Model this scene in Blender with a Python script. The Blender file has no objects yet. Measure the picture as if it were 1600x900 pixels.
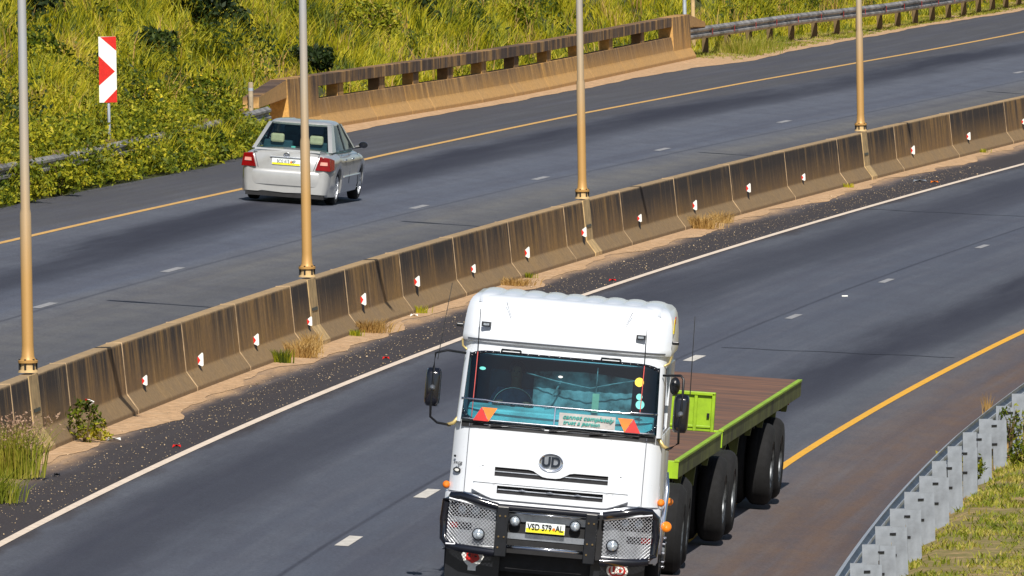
import bpy, bmesh, math, random
import numpy as np
from mathutils import Matrix, Vector
random.seed(7); rng = np.random.default_rng(11)
S = bpy.context.scene
COL = S.collection
PI = math.pi

# ------------------------------------------------------------------ camera
FPX = 24500.0; CAMH = 10.66; PITCH = math.atan(1028 / FPX); ROLL = .016; BANK = .08
cf = np.array([0, math.cos(PITCH), -math.sin(PITCH)]); cr0 = np.array([1., 0, 0]); cu0 = np.cross(cr0, cf)
cr = math.cos(ROLL) * cr0 - math.sin(ROLL) * cu0; cu = math.sin(ROLL) * cr0 + math.cos(ROLL) * cu0
CAMP = np.array([0, 0, CAMH])
cam = bpy.data.cameras.new('camera'); co = bpy.data.objects.new('camera', cam); COL.objects.link(co)
cam.sensor_width = 36; cam.lens = FPX / 1600 * 36; cam.clip_start = 1; cam.clip_end = 4000
co.matrix_world = Matrix(((cr[0], cu[0], -cf[0], 0), (cr[1], cu[1], -cf[1], 0), (cr[2], cu[2], -cf[2], CAMH), (0, 0, 0, 1)))
S.camera = co
# ------------------------------------------------------------------ light
SUN_EL = math.radians(43); SUN_AZ = math.atan2(.108, 1.0)      # the sun stands behind the camera, a little to its right
w = bpy.data.worlds.new('World'); S.world = w; w.use_nodes = True
nt = w.node_tree; bgn = nt.nodes['Background']; sky = nt.nodes.new('ShaderNodeTexSky')
sky.sky_type = 'NISHITA'; sky.sun_disc = False; sky.sun_elevation = SUN_EL; sky.sun_rotation = PI - SUN_AZ
nt.links.new(sky.outputs[0], bgn.inputs[0]); bgn.inputs[1].default_value = .062
sl = bpy.data.lights.new('sun', 'SUN'); so = bpy.data.objects.new('sun', sl); COL.objects.link(so)
sl.energy = 5.0; sl.angle = math.radians(.4); sl.color = (1, .95, .87)
sd = Vector((-math.sin(SUN_AZ) * math.cos(SUN_EL), math.cos(SUN_AZ) * math.cos(SUN_EL), -math.sin(SUN_EL)))
so.rotation_euler = sd.to_track_quat('-Z', 'Y').to_euler()
S.view_settings.view_transform = 'Standard'; S.view_settings.look = 'None'
S.view_settings.exposure = 0.25; S.view_settings.gamma = 1
S.render.engine = 'CYCLES'

def proj(P):
    d = np.asarray(P, float) - CAMP; z = d @ cf
    return 800 + FPX * (d @ cr) / z, 450 - FPX * (d @ cu) / z
def at(px, py, dz=0):
    d = cf + cr * (px - 800) / FPX - cu * (py - 450) / FPX
    t = (dz - CAMP[2]) / (d[2] + BANK * d[0])
    return CAMP + t * d

# ------------------------------------------------------------------ road alignment
CC = [-.58251834, 1.8389092, 11.19180788, .40535387]
def XL(Y):
    Y = np.asarray(Y, float); Yc = np.clip(Y, 165, 490); t = (Yc - 260) / 100
    x = np.polyval(CC, t); m = np.polyval([3 * CC[0], 2 * CC[1], CC[2]], t) / 100
    return x + m * (Y - Yc)
def gz(X): return -BANK * np.clip(np.asarray(X, float), -60, 80)
def O(tabY, tabO): return lambda Y: np.interp(Y, tabY, tabO)
OF = dict(bar=lambda Y: 0 * Y, white=lambda Y: 0 * Y + 1.52, dash=O([180, 285], [5.05, 5.25]), yellow=O([206, 250], [8.68, 8.86]),
          fdash=O([237, 269, 306, 353, 400], [-5.0, -5.13, -5.3, -5.73, -5.85]),
          fyellow=O([259, 290, 314, 349, 382, 409, 453], [-8.72, -8.9, -9.38, -9.82, -10.0, -9.98, -9.8]),
          fedge=O([274, 300, 316, 335, 352, 366, 384, 392, 401, 419, 455, 483], [-10.92, -10.98, -11.6, -12.1, -12.15, -12.3, -12.55, -12.6, -12.3, -12.65, -12.7, -12.13]),
          par=O([318, 332, 350, 364, 375, 393, 402], [-12.45, -12.45, -12.42, -12.6, -12.85, -13.3, -13.5]),
          railr=O([401, 424, 445, 466, 500], [-13.76, -13.6, -13.03, -12.75, -12.4]),
          raill=O([250, 282, 288, 299, 304, 311, 318], [-11.15, -11.2, -11.3, -11.58, -11.7, -11.97, -12.3]))
def P(key, Y, lat=0, z=0):
    o = OF[key](Y) if isinstance(key, str) else key
    X = float(XL(Y)) + float(o) + lat
    return Vector((X, Y, float(gz(X)) + z))
def solveY(px, key, lat=0, z=0, lo=165, hi=520):
    for _ in range(50):
        m = (lo + hi) / 2
        if proj(P(key, m, lat, z))[0] < px: lo = m
        else: hi = m
    return (lo + hi) / 2
def heading(Y): return math.atan2(float(XL(Y + 1) - XL(Y - 1)), 2.0)

# ------------------------------------------------------------------ materials
class N:
    def __init__(s, name):
        s.m = bpy.data.materials.new(name); s.m.use_nodes = True; s.t = s.m.node_tree; s.b = s.t.nodes['Principled BSDF']
    def n(s, kind, **kw):
        o = s.t.nodes.new('ShaderNode' + kind)
        for k, v in kw.items():
            if k.startswith('i_'): o.inputs[int(k[2:]) if k[2:].isdigit() else k[2:].replace('_', ' ')].default_value = v
            else: setattr(o, k, v)
        return o
    def l(s, a, b): s.t.links.new(a, b)
    def coord(s, kind='Object', scale=(1, 1, 1)):
        tc = s.n('TexCoord'); mp = s.n('Mapping'); mp.inputs['Scale'].default_value = scale
        s.l(tc.outputs[kind], mp.inputs[0]); return mp.outputs[0]
    def noise(s, vec, scale, detail=4, rough=.6):
        o = s.n('TexNoise'); o.inputs['Scale'].default_value = scale; o.inputs['Detail'].default_value = detail
        o.inputs['Roughness'].default_value = rough
        if vec is not None: s.l(vec, o.inputs['Vector'])
        return o.outputs['Fac']
    def ramp(s, fac, stops, interp='LINEAR'):
        o = s.n('ValToRGB'); o.color_ramp.interpolation = interp; e = o.color_ramp.elements
        while len(e) < len(stops): e.new(.5)
        for el, (p, c) in zip(e, stops): el.position = p; el.color = (*c, 1) if len(c) == 3 else c
        s.l(fac, o.inputs[0]); return o.outputs['Color']
    def fr(s, fac, a, b):
        o = s.n('MapRange'); o.inputs[1].default_value = a; o.inputs[2].default_value = b; s.l(fac, o.inputs[0]); return o.outputs[0]
    def mix(s, fac, a, b, mode='MIX'):
        o = s.n('MixRGB'); o.blend_type = mode
        for v, i in ((fac, 0), (a, 1), (b, 2)):
            if isinstance(v, (int, float)): o.inputs[i].default_value = v
            elif isinstance(v, tuple): o.inputs[i].default_value = (*v, 1)
            else: s.l(v, o.inputs[i])
        return o.outputs[0]
    def math(s, op, a, b=0., c=None):
        o = s.n('Math'); o.operation = op
        for v, i in ((a, 0), (b, 1), (c, 2)):
            if v is None: continue
            if isinstance(v, (int, float)): o.inputs[i].default_value = v
            else: s.l(v, o.inputs[i])
        return o.outputs[0]
    def col(s, c): s.l(c, s.b.inputs['Base Color']); return s
    def bump(s, h, strength=.3, dist=.02):
        o = s.n('Bump'); o.inputs['Strength'].default_value = strength; o.inputs['Distance'].default_value = dist
        s.l(h, o.inputs['Height']); s.l(o.outputs[0], s.b.inputs['Normal']); return s
    def set(s, **k):
        for a, v in k.items():
            s.b.inputs[a.replace('_', ' ')].default_value = v
        return s

def simple(name, c, rough=.5, metal=0, var=.12, scale=8, bump=0, coat=0):
    m = N(name); v = m.coord(); f = m.noise(v, scale, 5)
    d = tuple(x * (1 - var * 2) for x in c); u = tuple(min(1, x * (1 + var)) for x in c)
    m.col(m.ramp(f, [(.3, d), (.7, u)])); m.set(Roughness=rough, Metallic=metal)
    if coat: m.set(Coat_Weight=coat, Coat_Roughness=.05)
    if bump: m.bump(m.noise(v, scale * 3, 6), bump)
    return m.m
MT = {}
MT['black'] = simple('black_plastic', (.008, .009, .012), .35, var=.2)
m_ = N('white_truck_paint'); v_ = m_.coord(); tc_ = m_.n('SeparateXYZ'); m_.l(v_, tc_.inputs[0])
g_ = m_.noise(m_.coord('Object', (7, 7, 1.2)), 1.6, 6, .7); low_ = m_.ramp(m_.fr(tc_.outputs[2], .4, 3.4), [(0, (.85,) * 3), (.35, (.30,) * 3), (1, (.08,) * 3)])
c_m = m_.ramp(m_.noise(v_, 1.3, 5), [(.3, (.65, .69, .745)), (.7, (.69, .72, .77))])
c_m = m_.mix(m_.math('MULTIPLY', m_.ramp(g_, [(.45, (0,) * 3), (.75, (.6,) * 3)]), low_), c_m, (.40, .36, .30))
c_m = m_.mix(m_.math('MULTIPLY', m_.ramp(m_.noise(v_, 42, 2, .5), [(.72, (0,) * 3), (.78, (1,) * 3)]), .45), c_m, (.12, .10, .08))
m_.col(c_m).set(Roughness=.3, Coat_Weight=.5, Coat_Roughness=.06); MT['white'] = m_.m
MT['blackgloss'] = simple('black_gloss', (.006, .007, .012), .12, coat=.6)
MT['rubber'] = simple('tyre_rubber', (.0055, .0055, .0065), .9, var=.3, scale=14, bump=.1)
MT['chassis'] = simple('chassis_black', (.008, .008, .01), .7, var=.35)
MT['chrome'] = simple('chrome', (.75, .78, .85), .12, 1, var=.05)
MT['steel'] = simple('dull_steel', (.42, .45, .5), .35, .8, var=.2, scale=6)
MT['rimsteel'] = simple('dark_rim', (.13, .14, .15), .45, .6, var=.5)  # darkened, uneven steel for all truck and trailer rims
MT['alu'] = simple('aluminium_mesh', (.72, .74, .78), .35, .6, var=.1)
MT['whiteplain'] = simple('white_reflective', (.8, .8, .76), .5, var=.08, scale=30)
MT['red'] = simple('red_reflective', (.6, .015, .008), .4, var=.08, scale=20)
MT['housing'] = simple('grey_lamp_housing', (.36, .38, .41), .4, .3, var=.2)
MT['redlamp'] = simple('red_lamp', (.22, .002, .003), .2, coat=.4)
MT['pinklamp'] = simple('pale_red_lamp', (.75, .35, .28), .2, coat=1)
MT['amber'] = simple('amber_lamp', (.85, .22, .005), .2, coat=1)
MT['orange'] = simple('orange_reflector', (.75, .17, .002), .65)
MT['redref'] = simple('red_triangle', (.5, .006, .003), .65)
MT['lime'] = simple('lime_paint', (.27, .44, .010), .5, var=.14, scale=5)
MT['limedustshade'] = simple('shaded_dusty_lime', (.10, .115, .022), .7, var=.4, scale=2)  # shade of the grazing-lit trailer sides, with dust, put into the lime
MT['seam'] = simple('panel_gap', (.10, .11, .14), .6)
MT['lampglass'] = simple('lamp_glass', (.5, .56, .62), .08, .5, var=.3, scale=40)
MT['lampdark'] = simple('headlight_dark', (.012, .014, .02), .08, .1, var=.6, scale=14, coat=.8)
MT['yellow'] = simple('yellow_sticker', (.85, .65, .01), .4)
MT['teal'] = simple('teal_sticker', (.12, .6, .55), .4)
MT['tealdash'] = simple('teal_dashboard', (.45, .80, .80), .5, var=.3, scale=2)
MT['card'] = simple('grey_card', (.40, .38, .37), .7)
MT['tealink'] = simple('teal_ink', (.0, .30, .26), .6)
MT['cream'] = simple('cream_fabric', (.62, .60, .40), .9)
MT['curtain'] = simple('grey_curtain', (.34, .36, .37), .9, var=.5, scale=4)
MT['inside'] = simple('dark_interior', (.020, .075, .11), .8)  # blue lift of the sky reflected in the windscreen is put into this colour
MT['platewhite'] = simple('plate_white', (.75, .8, .8), .4)
MT['plateyel'] = simple('plate_yellow', (.82, .72, .02), .4)
MT['antred'] = simple('red_aerial', (.5, .03, .02), .5)
MT['gold'] = simple('brass_bracket', (.65, .5, .2), .4, .4)
MT['galv'] = simple('galvanised_steel', (.42, .46, .52), .5, .25, var=.14, scale=5)
MT['galvold'] = simple('dirty_galvanised_rail', (.34, .32, .30), .55, .25, var=.4, scale=1.2)
MT['galvlight'] = simple('galvanised_post', (.235, .26, .295), .65, .1, var=.22, scale=3)
MT['silver'] = simple('silver_car_paint', (.47, .475, .47), .28, .35, var=.03, coat=.8)
MT['paintwhite'] = None

def glass(name, tint, refl=.06, rough=.03):
    m = N(name); nt_ = m.t; nt_.nodes.remove(m.b)
    tr = m.n('BsdfTransparent'); tr.inputs[0].default_value = (*tint, 1)
    gl = m.n('BsdfGlossy'); gl.inputs['Roughness'].default_value = rough
    fr = m.n('Fresnel'); fr.inputs[0].default_value = 1.5
    f = m.math('ADD', fr.outputs[0], refl)
    mx = m.n('MixShader'); m.l(f, mx.inputs[0]); m.l(tr.outputs[0], mx.inputs[1]); m.l(gl.outputs[0], mx.inputs[2])
    m.l(mx.outputs[0], nt_.nodes['Material Output'].inputs[0]); return m.m
MT['glass'] = glass('windscreen_glass', (.38, .68, .76), .03)
MT['glasstint'] = glass('car_glass', (.62, .70, .68), .02)
MT['shield'] = glass('clear_stone_guard', (.82, .95, .96), .04)

def asphalt(name, stops, dark=.55, bands=(), grime=None):
    m = N(name); uv = m.coord('UV'); sep = m.n('SeparateXYZ'); m.l(uv, sep.inputs[0])
    wob = m.noise(m.coord('UV', (.9, .12, 1)), 1.0, 5, .7)
    fine = m.noise(m.coord('Object'), 28, 4, .75); mid = m.noise(m.coord('Object', (1, .35, 1)), 1.6, 6, .7)
    lo, hi = stops[0][0], stops[-1][0]
    u = m.math('ADD', sep.outputs[0], m.math('MULTIPLY', m.math('SUBTRACT', wob, .5), .9))
    f = m.fr(u, lo, hi)
    c = m.ramp(f, [((p - lo) / (hi - lo), col) for p, col in stops])
    st = m.noise(m.coord('UV', (1.5, .018, 1)), 1.0, 4, .6)          # long wheel and oil streaks that follow the lane
    c = m.mix(m.ramp(st, [(.48, (0,) * 3), (.66, (dark,) * 3)]), c, (.042, .044, .066))
    st2 = m.noise(m.coord('UV', (3.2, .05, 2)), 1.3, 4, .6)
    c = m.mix(m.ramp(st2, [(.45, (0,) * 3), (.75, (.4,) * 3)]), c, (.118, .125, .145))
    c = m.mix(m.ramp(mid, [(.32, (.45,) * 3), (.62, (0,) * 3)]), c, (.052, .053, .072))
    if grime:                                                        # oily dirt swept onto the shoulder
        c = m.mix(m.ramp(m.fr(u, grime[0], grime[1]), [(0, (0,) * 3), (.25, (.8,) * 3), (.8, (.85,) * 3), (1, (0,) * 3)]), c, (.030, .022, .021))
    for Y0, u0, Y1, u1, wd, amt in bands:                            # oil bands worn along the middle of a lane
        ctr = m.n('MapRange'); m.l(sep.outputs[1], ctr.inputs[0])
        for i, v in enumerate((Y0, Y1, u0, u1)): ctr.inputs[i + 1].default_value = v
        wn = m.noise(m.coord('UV', (.8, .035, 1)), 1.0, 5, .65)
        dist = m.math('ABSOLUTE', m.math('SUBTRACT', m.math('ADD', sep.outputs[0], m.math('MULTIPLY', m.math('SUBTRACT', wn, .5), wd * 1.6)), ctr.outputs[0]))
        a_ = m.math('MULTIPLY', m.math('MULTIPLY', m.ramp(m.math('DIVIDE', dist, wd), [(.15, (1,) * 3), (1, (0,) * 3)], 'EASE'), amt), m.ramp(wn, [(.25, (.55,) * 3), (.6, (1,) * 3)]))
        c = m.mix(a_, c, (.014, .015, .028))
    c = m.mix(1., c, m.ramp(fine, [(.3, (.5,) * 3), (.7, (1.45,) * 3)]), 'MULTIPLY')
    sp = m.noise(m.coord('Object'), 65, 2, .5)
    c = m.mix(m.ramp(sp, [(.70, (0,) * 3), (.76, (.5,) * 3)]), c, (.22, .2, .18))
    m.col(c).set(Roughness=.82).bump(fine, .25, .01)
    return m.m
A = (.074, .081, .099)
MT['road_near'] = asphalt('near_asphalt', [(0, (.50, .32, .17)), (.28, (.46, .29, .15)), (.62, (.060, .045, .042)), (1.1, (.036, .029, .032)), (1.5, (.045, .04, .043)), (1.75, A), (5., (.062, .072, .100)), (8.4, (.072, .079, .095)), (8.9, (.104, .090, .090)), (9.6, (.112, .074, .056)), (10.3, (.120, .072, .048)), (10.8, (.09, .058, .042))], .45,
    ((215, 7.1, 262, 7.7, 1.05, 1.), (240, 2.6, 300, 3.0, 1.3, .6), (180, 2.8, 220, 2.6, 1.1, .35), (165, 4.86, 300, 5.02, .05, .7)), (.42, 1.75))
MT['road_far'] = asphalt('far_asphalt', [(-13.4, (.060, .058, .062)), (-10.2, (.056, .055, .060)), (-9.2, (.064, .062, .066)), (-8.8, (.090, .098, .120)), (-5.3, (.088, .101, .136)), (-4.3, (.126, .123, .118)), (-2.0, (.092, .096, .105)), (-.6, (.086, .088, .092))], .4,
    ((255, -6.8, 335, -8.3, 1.2, 1.), (260, -3.2, 330, -3.4, .9, .25), (240, -4.85, 300, -5.05, .06, .5)))

def line_mat(name, c, wear=.5):
    m = N(name); f = m.noise(m.coord('Object', (1, .5, 1)), 7, 6, .75)
    m.col(m.mix(m.ramp(f, [(.42, (0,) * 3), (.75, (wear,) * 3)]), c, (.12, .11, .1))).set(Roughness=.7); return m.m
MT['linewhite'] = line_mat('white_road_paint', (.72, .60, .48), .35)
MT['dashwhite'] = line_mat('white_dash_paint', (.58, .55, .50), .4)
MT['farline'] = line_mat('worn_yellow_paint', (.62, .36, .10), .5)
MT['lineyel'] = line_mat('yellow_road_paint', (.74, .38, .02), .35)
MT['fardash'] = line_mat('worn_white_paint', (.30, .30, .31), .7)

def concrete(name, base, stain, light, top_z, stain_amt=1., warm=(.32, .175, .042), toe=(.24, .175, .10)):
    m = N(name); uv = m.coord('UV'); sep = m.n('SeparateXYZ'); m.l(uv, sep.inputs[0]); V = sep.outputs[1]
    s1 = m.noise(m.coord('UV', (.85, .16, 1)), 1.6, 6, .72); s2 = m.noise(m.coord('UV', (.45, .8, 3)), 1.2, 6, .7)
    s3 = m.noise(m.coord('UV', (2.2, .22, 5)), 1.5, 5, .65)
    g = m.noise(m.coord('Object'), 14, 6, .7)
    oi = m.n('ObjectInfo')
    c = m.mix(m.ramp(s2, [(.35, (0,) * 3), (.65, (1,) * 3)]), base, warm)
    up = m.fr(V, .22, top_z * .85)
    a = m.math('MULTIPLY', m.ramp(m.math('ADD', s1, m.math('MULTIPLY', m.math('SUBTRACT', oi.outputs['Random'], .5), .22)), [(.38, (0,) * 3), (.56, (1,) * 3)]), m.math('ADD', m.math('MULTIPLY', up, .78), .20))
    c = m.mix(m.math('MULTIPLY', a, stain_amt), c, stain)
    c = m.mix(m.math('MULTIPLY', m.ramp(s3, [(.46, (0,) * 3), (.64, (.75,) * 3)]), up), c, tuple(x * .6 for x in stain))
    c = m.mix(m.math('MULTIPLY', m.ramp(s3, [(.30, (.5,) * 3), (.42, (0,) * 3)]), .8), c, light)
    c = m.mix(m.ramp(m.math('ADD', V, m.math('MULTIPLY', m.math('SUBTRACT', g, .5), .05)), [(top_z - .035, (0,) * 3), (top_z - .01, (.65,) * 3)]), c, light)
    c = m.mix(m.math('MULTIPLY', m.ramp(m.math('ADD', V, m.math('MULTIPLY', m.math('SUBTRACT', g, .5), .06)), [(.24, (1,) * 3), (.30, (0,) * 3)]), .55), c, toe)
    c = m.mix(1., c, m.ramp(g, [(.3, (.72,) * 3), (.7, (1.2,) * 3)]), 'MULTIPLY')
    m.col(c).set(Roughness=.9).bump(g, .3, .02); return m.m
MT['barrier'] = concrete('stained_concrete', (.215, .122, .046), (.022, .012, .008), (.46, .32, .17), .95, 1.1)
MT['parapet'] = concrete('ochre_concrete', (.50, .285, .095), (.065, .038, .028), (.70, .52, .33), 1.12, 1.0, (.60, .32, .075), (.52, .31, .12))
MT['pilaster'] = simple('sand_coloured_strip', (.50, .345, .16), .85, var=.2, scale=5)
MT['postgrey'] = simple('weathered_post', (.34, .27, .18), .85, var=.25, scale=4)
MT['coping'] = simple('concrete_cap', (.55, .38, .21), .9, var=.3, scale=4)

def pole_mat():
    m = N('dusty_grey_pole'); tc = m.n('TexCoord'); sep = m.n('SeparateXYZ'); m.l(tc.outputs['Object'], sep.inputs[0])
    n1 = m.noise(m.coord('Object', (6, 6, .6)), 2, 4); z = m.math('ADD', sep.outputs[2], m.math('MULTIPLY', n1, 1.2))
    m.col(m.ramp(m.fr(z, 0, 6), [(.0, (.48, .26, .07)), (.28, (.44, .26, .09)), (.52, (.40, .32, .22)), (.8, (.36, .37, .38))])).set(Roughness=.5, Metallic=.15); return m.m
MT['pole'] = pole_mat()

def grass_mat(name, cols, rough=.6):
    m = N(name); g = m.n('NewGeometry'); pos = g.outputs['Position']
    a = m.noise(pos, .62, 5, .75); b = m.noise(pos, 2.2, 3, .6)
    r = g.outputs['Random Per Island']
    f = m.math('ADD', m.math('SUBTRACT', m.math('MULTIPLY', a, 1.45), .36), m.math('ADD', m.math('MULTIPLY', b, .35), m.math('MULTIPLY', r, .22)))
    m.col(m.ramp(m.fr(f, .36, .98), cols)).set(Roughness=rough, Specular_IOR_Level=.25)
    tl = m.n('BsdfTranslucent'); m.l(m.b.inputs['Base Color'].links[0].from_socket, tl.inputs[0])
    mx = m.n('MixShader'); mx.inputs[0].default_value = .25; out = m.t.nodes['Material Output']
    m.l(m.b.outputs[0], mx.inputs[1]); m.l(tl.outputs[0], mx.inputs[2]); m.l(mx.outputs[0], out.inputs[0]); return m.m
MT['grass'] = grass_mat('tall_green_grass', [(0, (.022, .040, .003)), (.22, (.070, .095, .004)), (.42, (.23, .235, .006)), (.70, (.46, .39, .015)), (.9, (.36, .27, .06)), (1, (.26, .16, .06))])
MT['leaf'] = grass_mat('green_leaves', [(0, (.02, .04, .004)), (.28, (.06, .09, .004)), (.52, (.20, .215, .008)), (.80, (.46, .40, .02)), (1, (.34, .26, .06))])
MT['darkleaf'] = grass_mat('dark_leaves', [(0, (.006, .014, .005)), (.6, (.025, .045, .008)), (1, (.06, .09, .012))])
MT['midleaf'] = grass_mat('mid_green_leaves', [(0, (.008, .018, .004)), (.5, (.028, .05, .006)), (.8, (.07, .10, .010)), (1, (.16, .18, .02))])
MT['dry'] = grass_mat('dry_grass', [(0, (.20, .11, .03)), (.5, (.42, .26, .08)), (1, (.60, .42, .18))])
MT['shortgrass'] = grass_mat('short_verge_grass', [(0, (.06, .09, .008)), (.4, (.17, .20, .012)), (.65, (.32, .29, .04)), (1, (.48, .35, .14))])
MT['seedhead'] = grass_mat('seed_heads', [(0, (.25, .14, .10)), (1, (.5, .34, .22))])
MT['flower'] = simple('yellow_petals', (.75, .50, .01), .6)
MT['stem'] = simple('brown_stem', (.12, .08, .03), .8)
def soil(name, c1, c2, c3, s=.5):
    m = N(name); p = m.n('NewGeometry').outputs['Position']; a = m.noise(p, s, 6, .7); b = m.noise(p, 9, 5, .7)
    c = m.ramp(a, [(.35, c1), (.5, c2), (.65, c3)]); c = m.mix(1., c, m.ramp(b, [(.3, (.6,) * 3), (.7, (1.25,) * 3)]), 'MULTIPLY')
    m.col(c).set(Roughness=.95).bump(b, .5, .04); return m.m
MT['ground'] = soil('dry_earth', (.27, .18, .075), (.17, .15, .04), (.36, .24, .11), 1.6)
MT['sand'] = soil('pale_sand', (.52, .33, .18), (.46, .29, .155), (.58, .39, .23), 3.5)
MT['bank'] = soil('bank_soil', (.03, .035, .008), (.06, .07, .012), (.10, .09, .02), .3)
MT['pebble'] = simple('pale_chips', (.50, .38, .24), .8, var=.5, scale=3)
MT['deck'] = (lambda m: (m.col(m.mix(1., m.ramp(m.noise(m.coord('Object', (.5, 2.2, 1)), 1.6, 6, .7), [(.30, (.07, .045, .035)), (.5, (.15, .075, .045)), (.64, (.20, .095, .05)), (.76, (.25, .16, .11))]), m.ramp(m.noise(m.coord('Object', (.25, 3, 1)), 1.5, 4), [(.35, (.88,) * 3), (.6, (1.06,) * 3)]), 'MULTIPLY')).set(Roughness=.7), m.m)[1])(N('rusty_deck'))

# ------------------------------------------------------------------ mesh helpers
class MB:
    def __init__(s): s.v = []; s.f = []; s.uv = None
    def add(s, vs, fs):
        b = len(s.v); s.v += [tuple(v) for v in vs]; s.f += [tuple(b + i for i in f) for f in fs]; return s
    def box(s, x0, x1, y0, y1, z0, z1):
        return s.add([(x0, y0, z0), (x1, y0, z0), (x1, y1, z0), (x0, y1, z0), (x0, y0, z1), (x1, y0, z1), (x1, y1, z1), (x0, y1, z1)],
                     [(0, 3, 2, 1), (4, 5, 6, 7), (0, 1, 5, 4), (1, 2, 6, 5), (2, 3, 7, 6), (3, 0, 4, 7)])
    def prism(s, pts, d):          # pts: 3-D outline, d: thickness vector
        n = len(pts); p = [Vector(q) for q in pts]; d = Vector(d)
        return s.add([*p, *[q + d for q in p]], [tuple(range(n))[::-1], tuple(range(n, 2 * n))] + [(i, (i + 1) % n, n + (i + 1) % n, n + i) for i in range(n)])
    def ring(s, loops, close=True, caps=True):
        n = len(loops[0]); b = []
        for L in loops: b += L
        f = []
        for k in range(len(loops) - 1):
            for i in range(n if close else n - 1):
                j = (i + 1) % n; f.append((k * n + i, k * n + j, (k + 1) * n + j, (k + 1) * n + i))
        if caps: f.append(tuple(range(n))[::-1]); f.append(tuple((len(loops) - 1) * n + i for i in range(n)))
        return s.add(b, f)
    def tube(s, path, r, n=8, caps=True):
        path = [Vector(p) for p in path]; rs = r if isinstance(r, (list, tuple)) else [r] * len(path); L = []
        for i, p in enumerate(path):
            t = (path[min(i + 1, len(path) - 1)] - path[max(i - 1, 0)]).normalized()
            a = Vector((0, 0, 1)) if abs(t.z) < .9 else Vector((1, 0, 0))
            u = t.cross(a).normalized(); v = t.cross(u)
            L.append([p + (u * math.cos(2 * PI * k / n) + v * math.sin(2 * PI * k / n)) * rs[i] for k in range(n)])
        return s.ring(L, True, caps)
    def lathe(s, prof, c=(0, 0, 0), axis='z', n=20):
        c = Vector(c); L = []
        for r, h in prof:
            ring = []
            for k in range(n):
                a = 2 * PI * k / n; x, y = r * math.cos(a), r * math.sin(a)
                ring.append(c + Vector({'z': (x, y, h), 'x': (h, x, y), 'y': (x, h, y)}[axis]))
            L.append(ring)
        return s.ring(L, True, True)
    def build(s, name, mat, parent=None, smooth=False, bevel=0, solid=0, auto=None):
        me = bpy.data.meshes.new(name); me.from_pydata(s.v, [], s.f); me.update()
        bm = bmesh.new(); bm.from_mesh(me); bmesh.ops.recalc_face_normals(bm, faces=bm.faces); bm.to_mesh(me); bm.free()
        if s.uv is not None:
            ul = me.uv_layers.new(name='UVMap'); idx = np.empty(len(me.loops), int); me.loops.foreach_get('vertex_index', idx)
            ul.data.foreach_set('uv', np.asarray(s.uv, float)[idx].ravel())
        me.materials.append(MT[mat] if isinstance(mat, str) else mat)
        if smooth:
            for p in me.polygons: p.use_smooth = True
            if auto: me.set_sharp_from_angle(angle=math.radians(auto))
        o = bpy.data.objects.new(name, me); COL.objects.link(o)
        if parent: o.parent = parent
        if solid:
            q = o.modifiers.new('solid', 'SOLIDIFY'); q.thickness = solid; q.offset = 0
        if bevel:
            q = o.modifiers.new('bevel', 'BEVEL'); q.width = bevel; q.segments = 2; q.limit_method = 'ANGLE'
        return o
def tag(o, label=None, cat=None, group=None, kind=None):
    if label: o['label'] = label
    if cat: o['category'] = cat
    if group: o['group'] = group
    if kind: o['kind'] = kind
    elif cat: o['kind'] = 'thing'
    return o
def empty(name, loc, rot=(0, 0, 0)):
    o = bpy.data.objects.new(name, None); COL.objects.link(o); o.location = loc; o.rotation_euler = rot; o.empty_display_size = .1; return o
def copy_tree(o, parent=None):
    c = o.copy(); COL.objects.link(c); c.parent = parent
    for ch in list(o.children): copy_tree(ch, c)
    return c
def text(name, s, size, mat, parent, M, ext=.004, shear=0, bold=0, sx=1):
    cu_ = bpy.data.curves.new(name, 'FONT'); cu_.body = s; cu_.size = size; cu_.extrude = ext; cu_.shear = shear; cu_.offset = bold
    cu_.align_x = 'CENTER'; cu_.align_y = 'CENTER'; t = bpy.data.objects.new(name, cu_); COL.objects.link(t)
    dg = bpy.context.evaluated_depsgraph_get(); me = bpy.data.meshes.new_from_object(t.evaluated_get(dg))
    bpy.data.objects.remove(t); me.materials.clear(); me.materials.append(MT[mat]); me.transform(M @ Matrix.Diagonal((sx, 1, 1, 1)))
    o = bpy.data.objects.new(name, me); COL.objects.link(o); o.parent = parent; return o
FACE = Matrix.Rotation(PI / 2, 4, 'X')        # text readable from -Y
def big_mesh(name, V, F, mat, parent=None):
    me = bpy.data.meshes.new(name); V = np.asarray(V, np.float32); F = np.asarray(F, np.int32); k = F.shape[1]
    me.vertices.add(len(V)); me.vertices.foreach_set('co', V.ravel()); me.loops.add(F.size); me.loops.foreach_set('vertex_index', F.ravel())
    me.polygons.add(len(F)); me.polygons.foreach_set('loop_start', np.arange(0, F.size, k, dtype=np.int32))
    me.polygons.foreach_set('loop_total', np.full(len(F), k, np.int32)); me.update(calc_edges=True)
    me.materials.append(MT[mat]); o = bpy.data.objects.new(name, me); COL.objects.link(o)
    if parent: o.parent = parent
    return o

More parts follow.
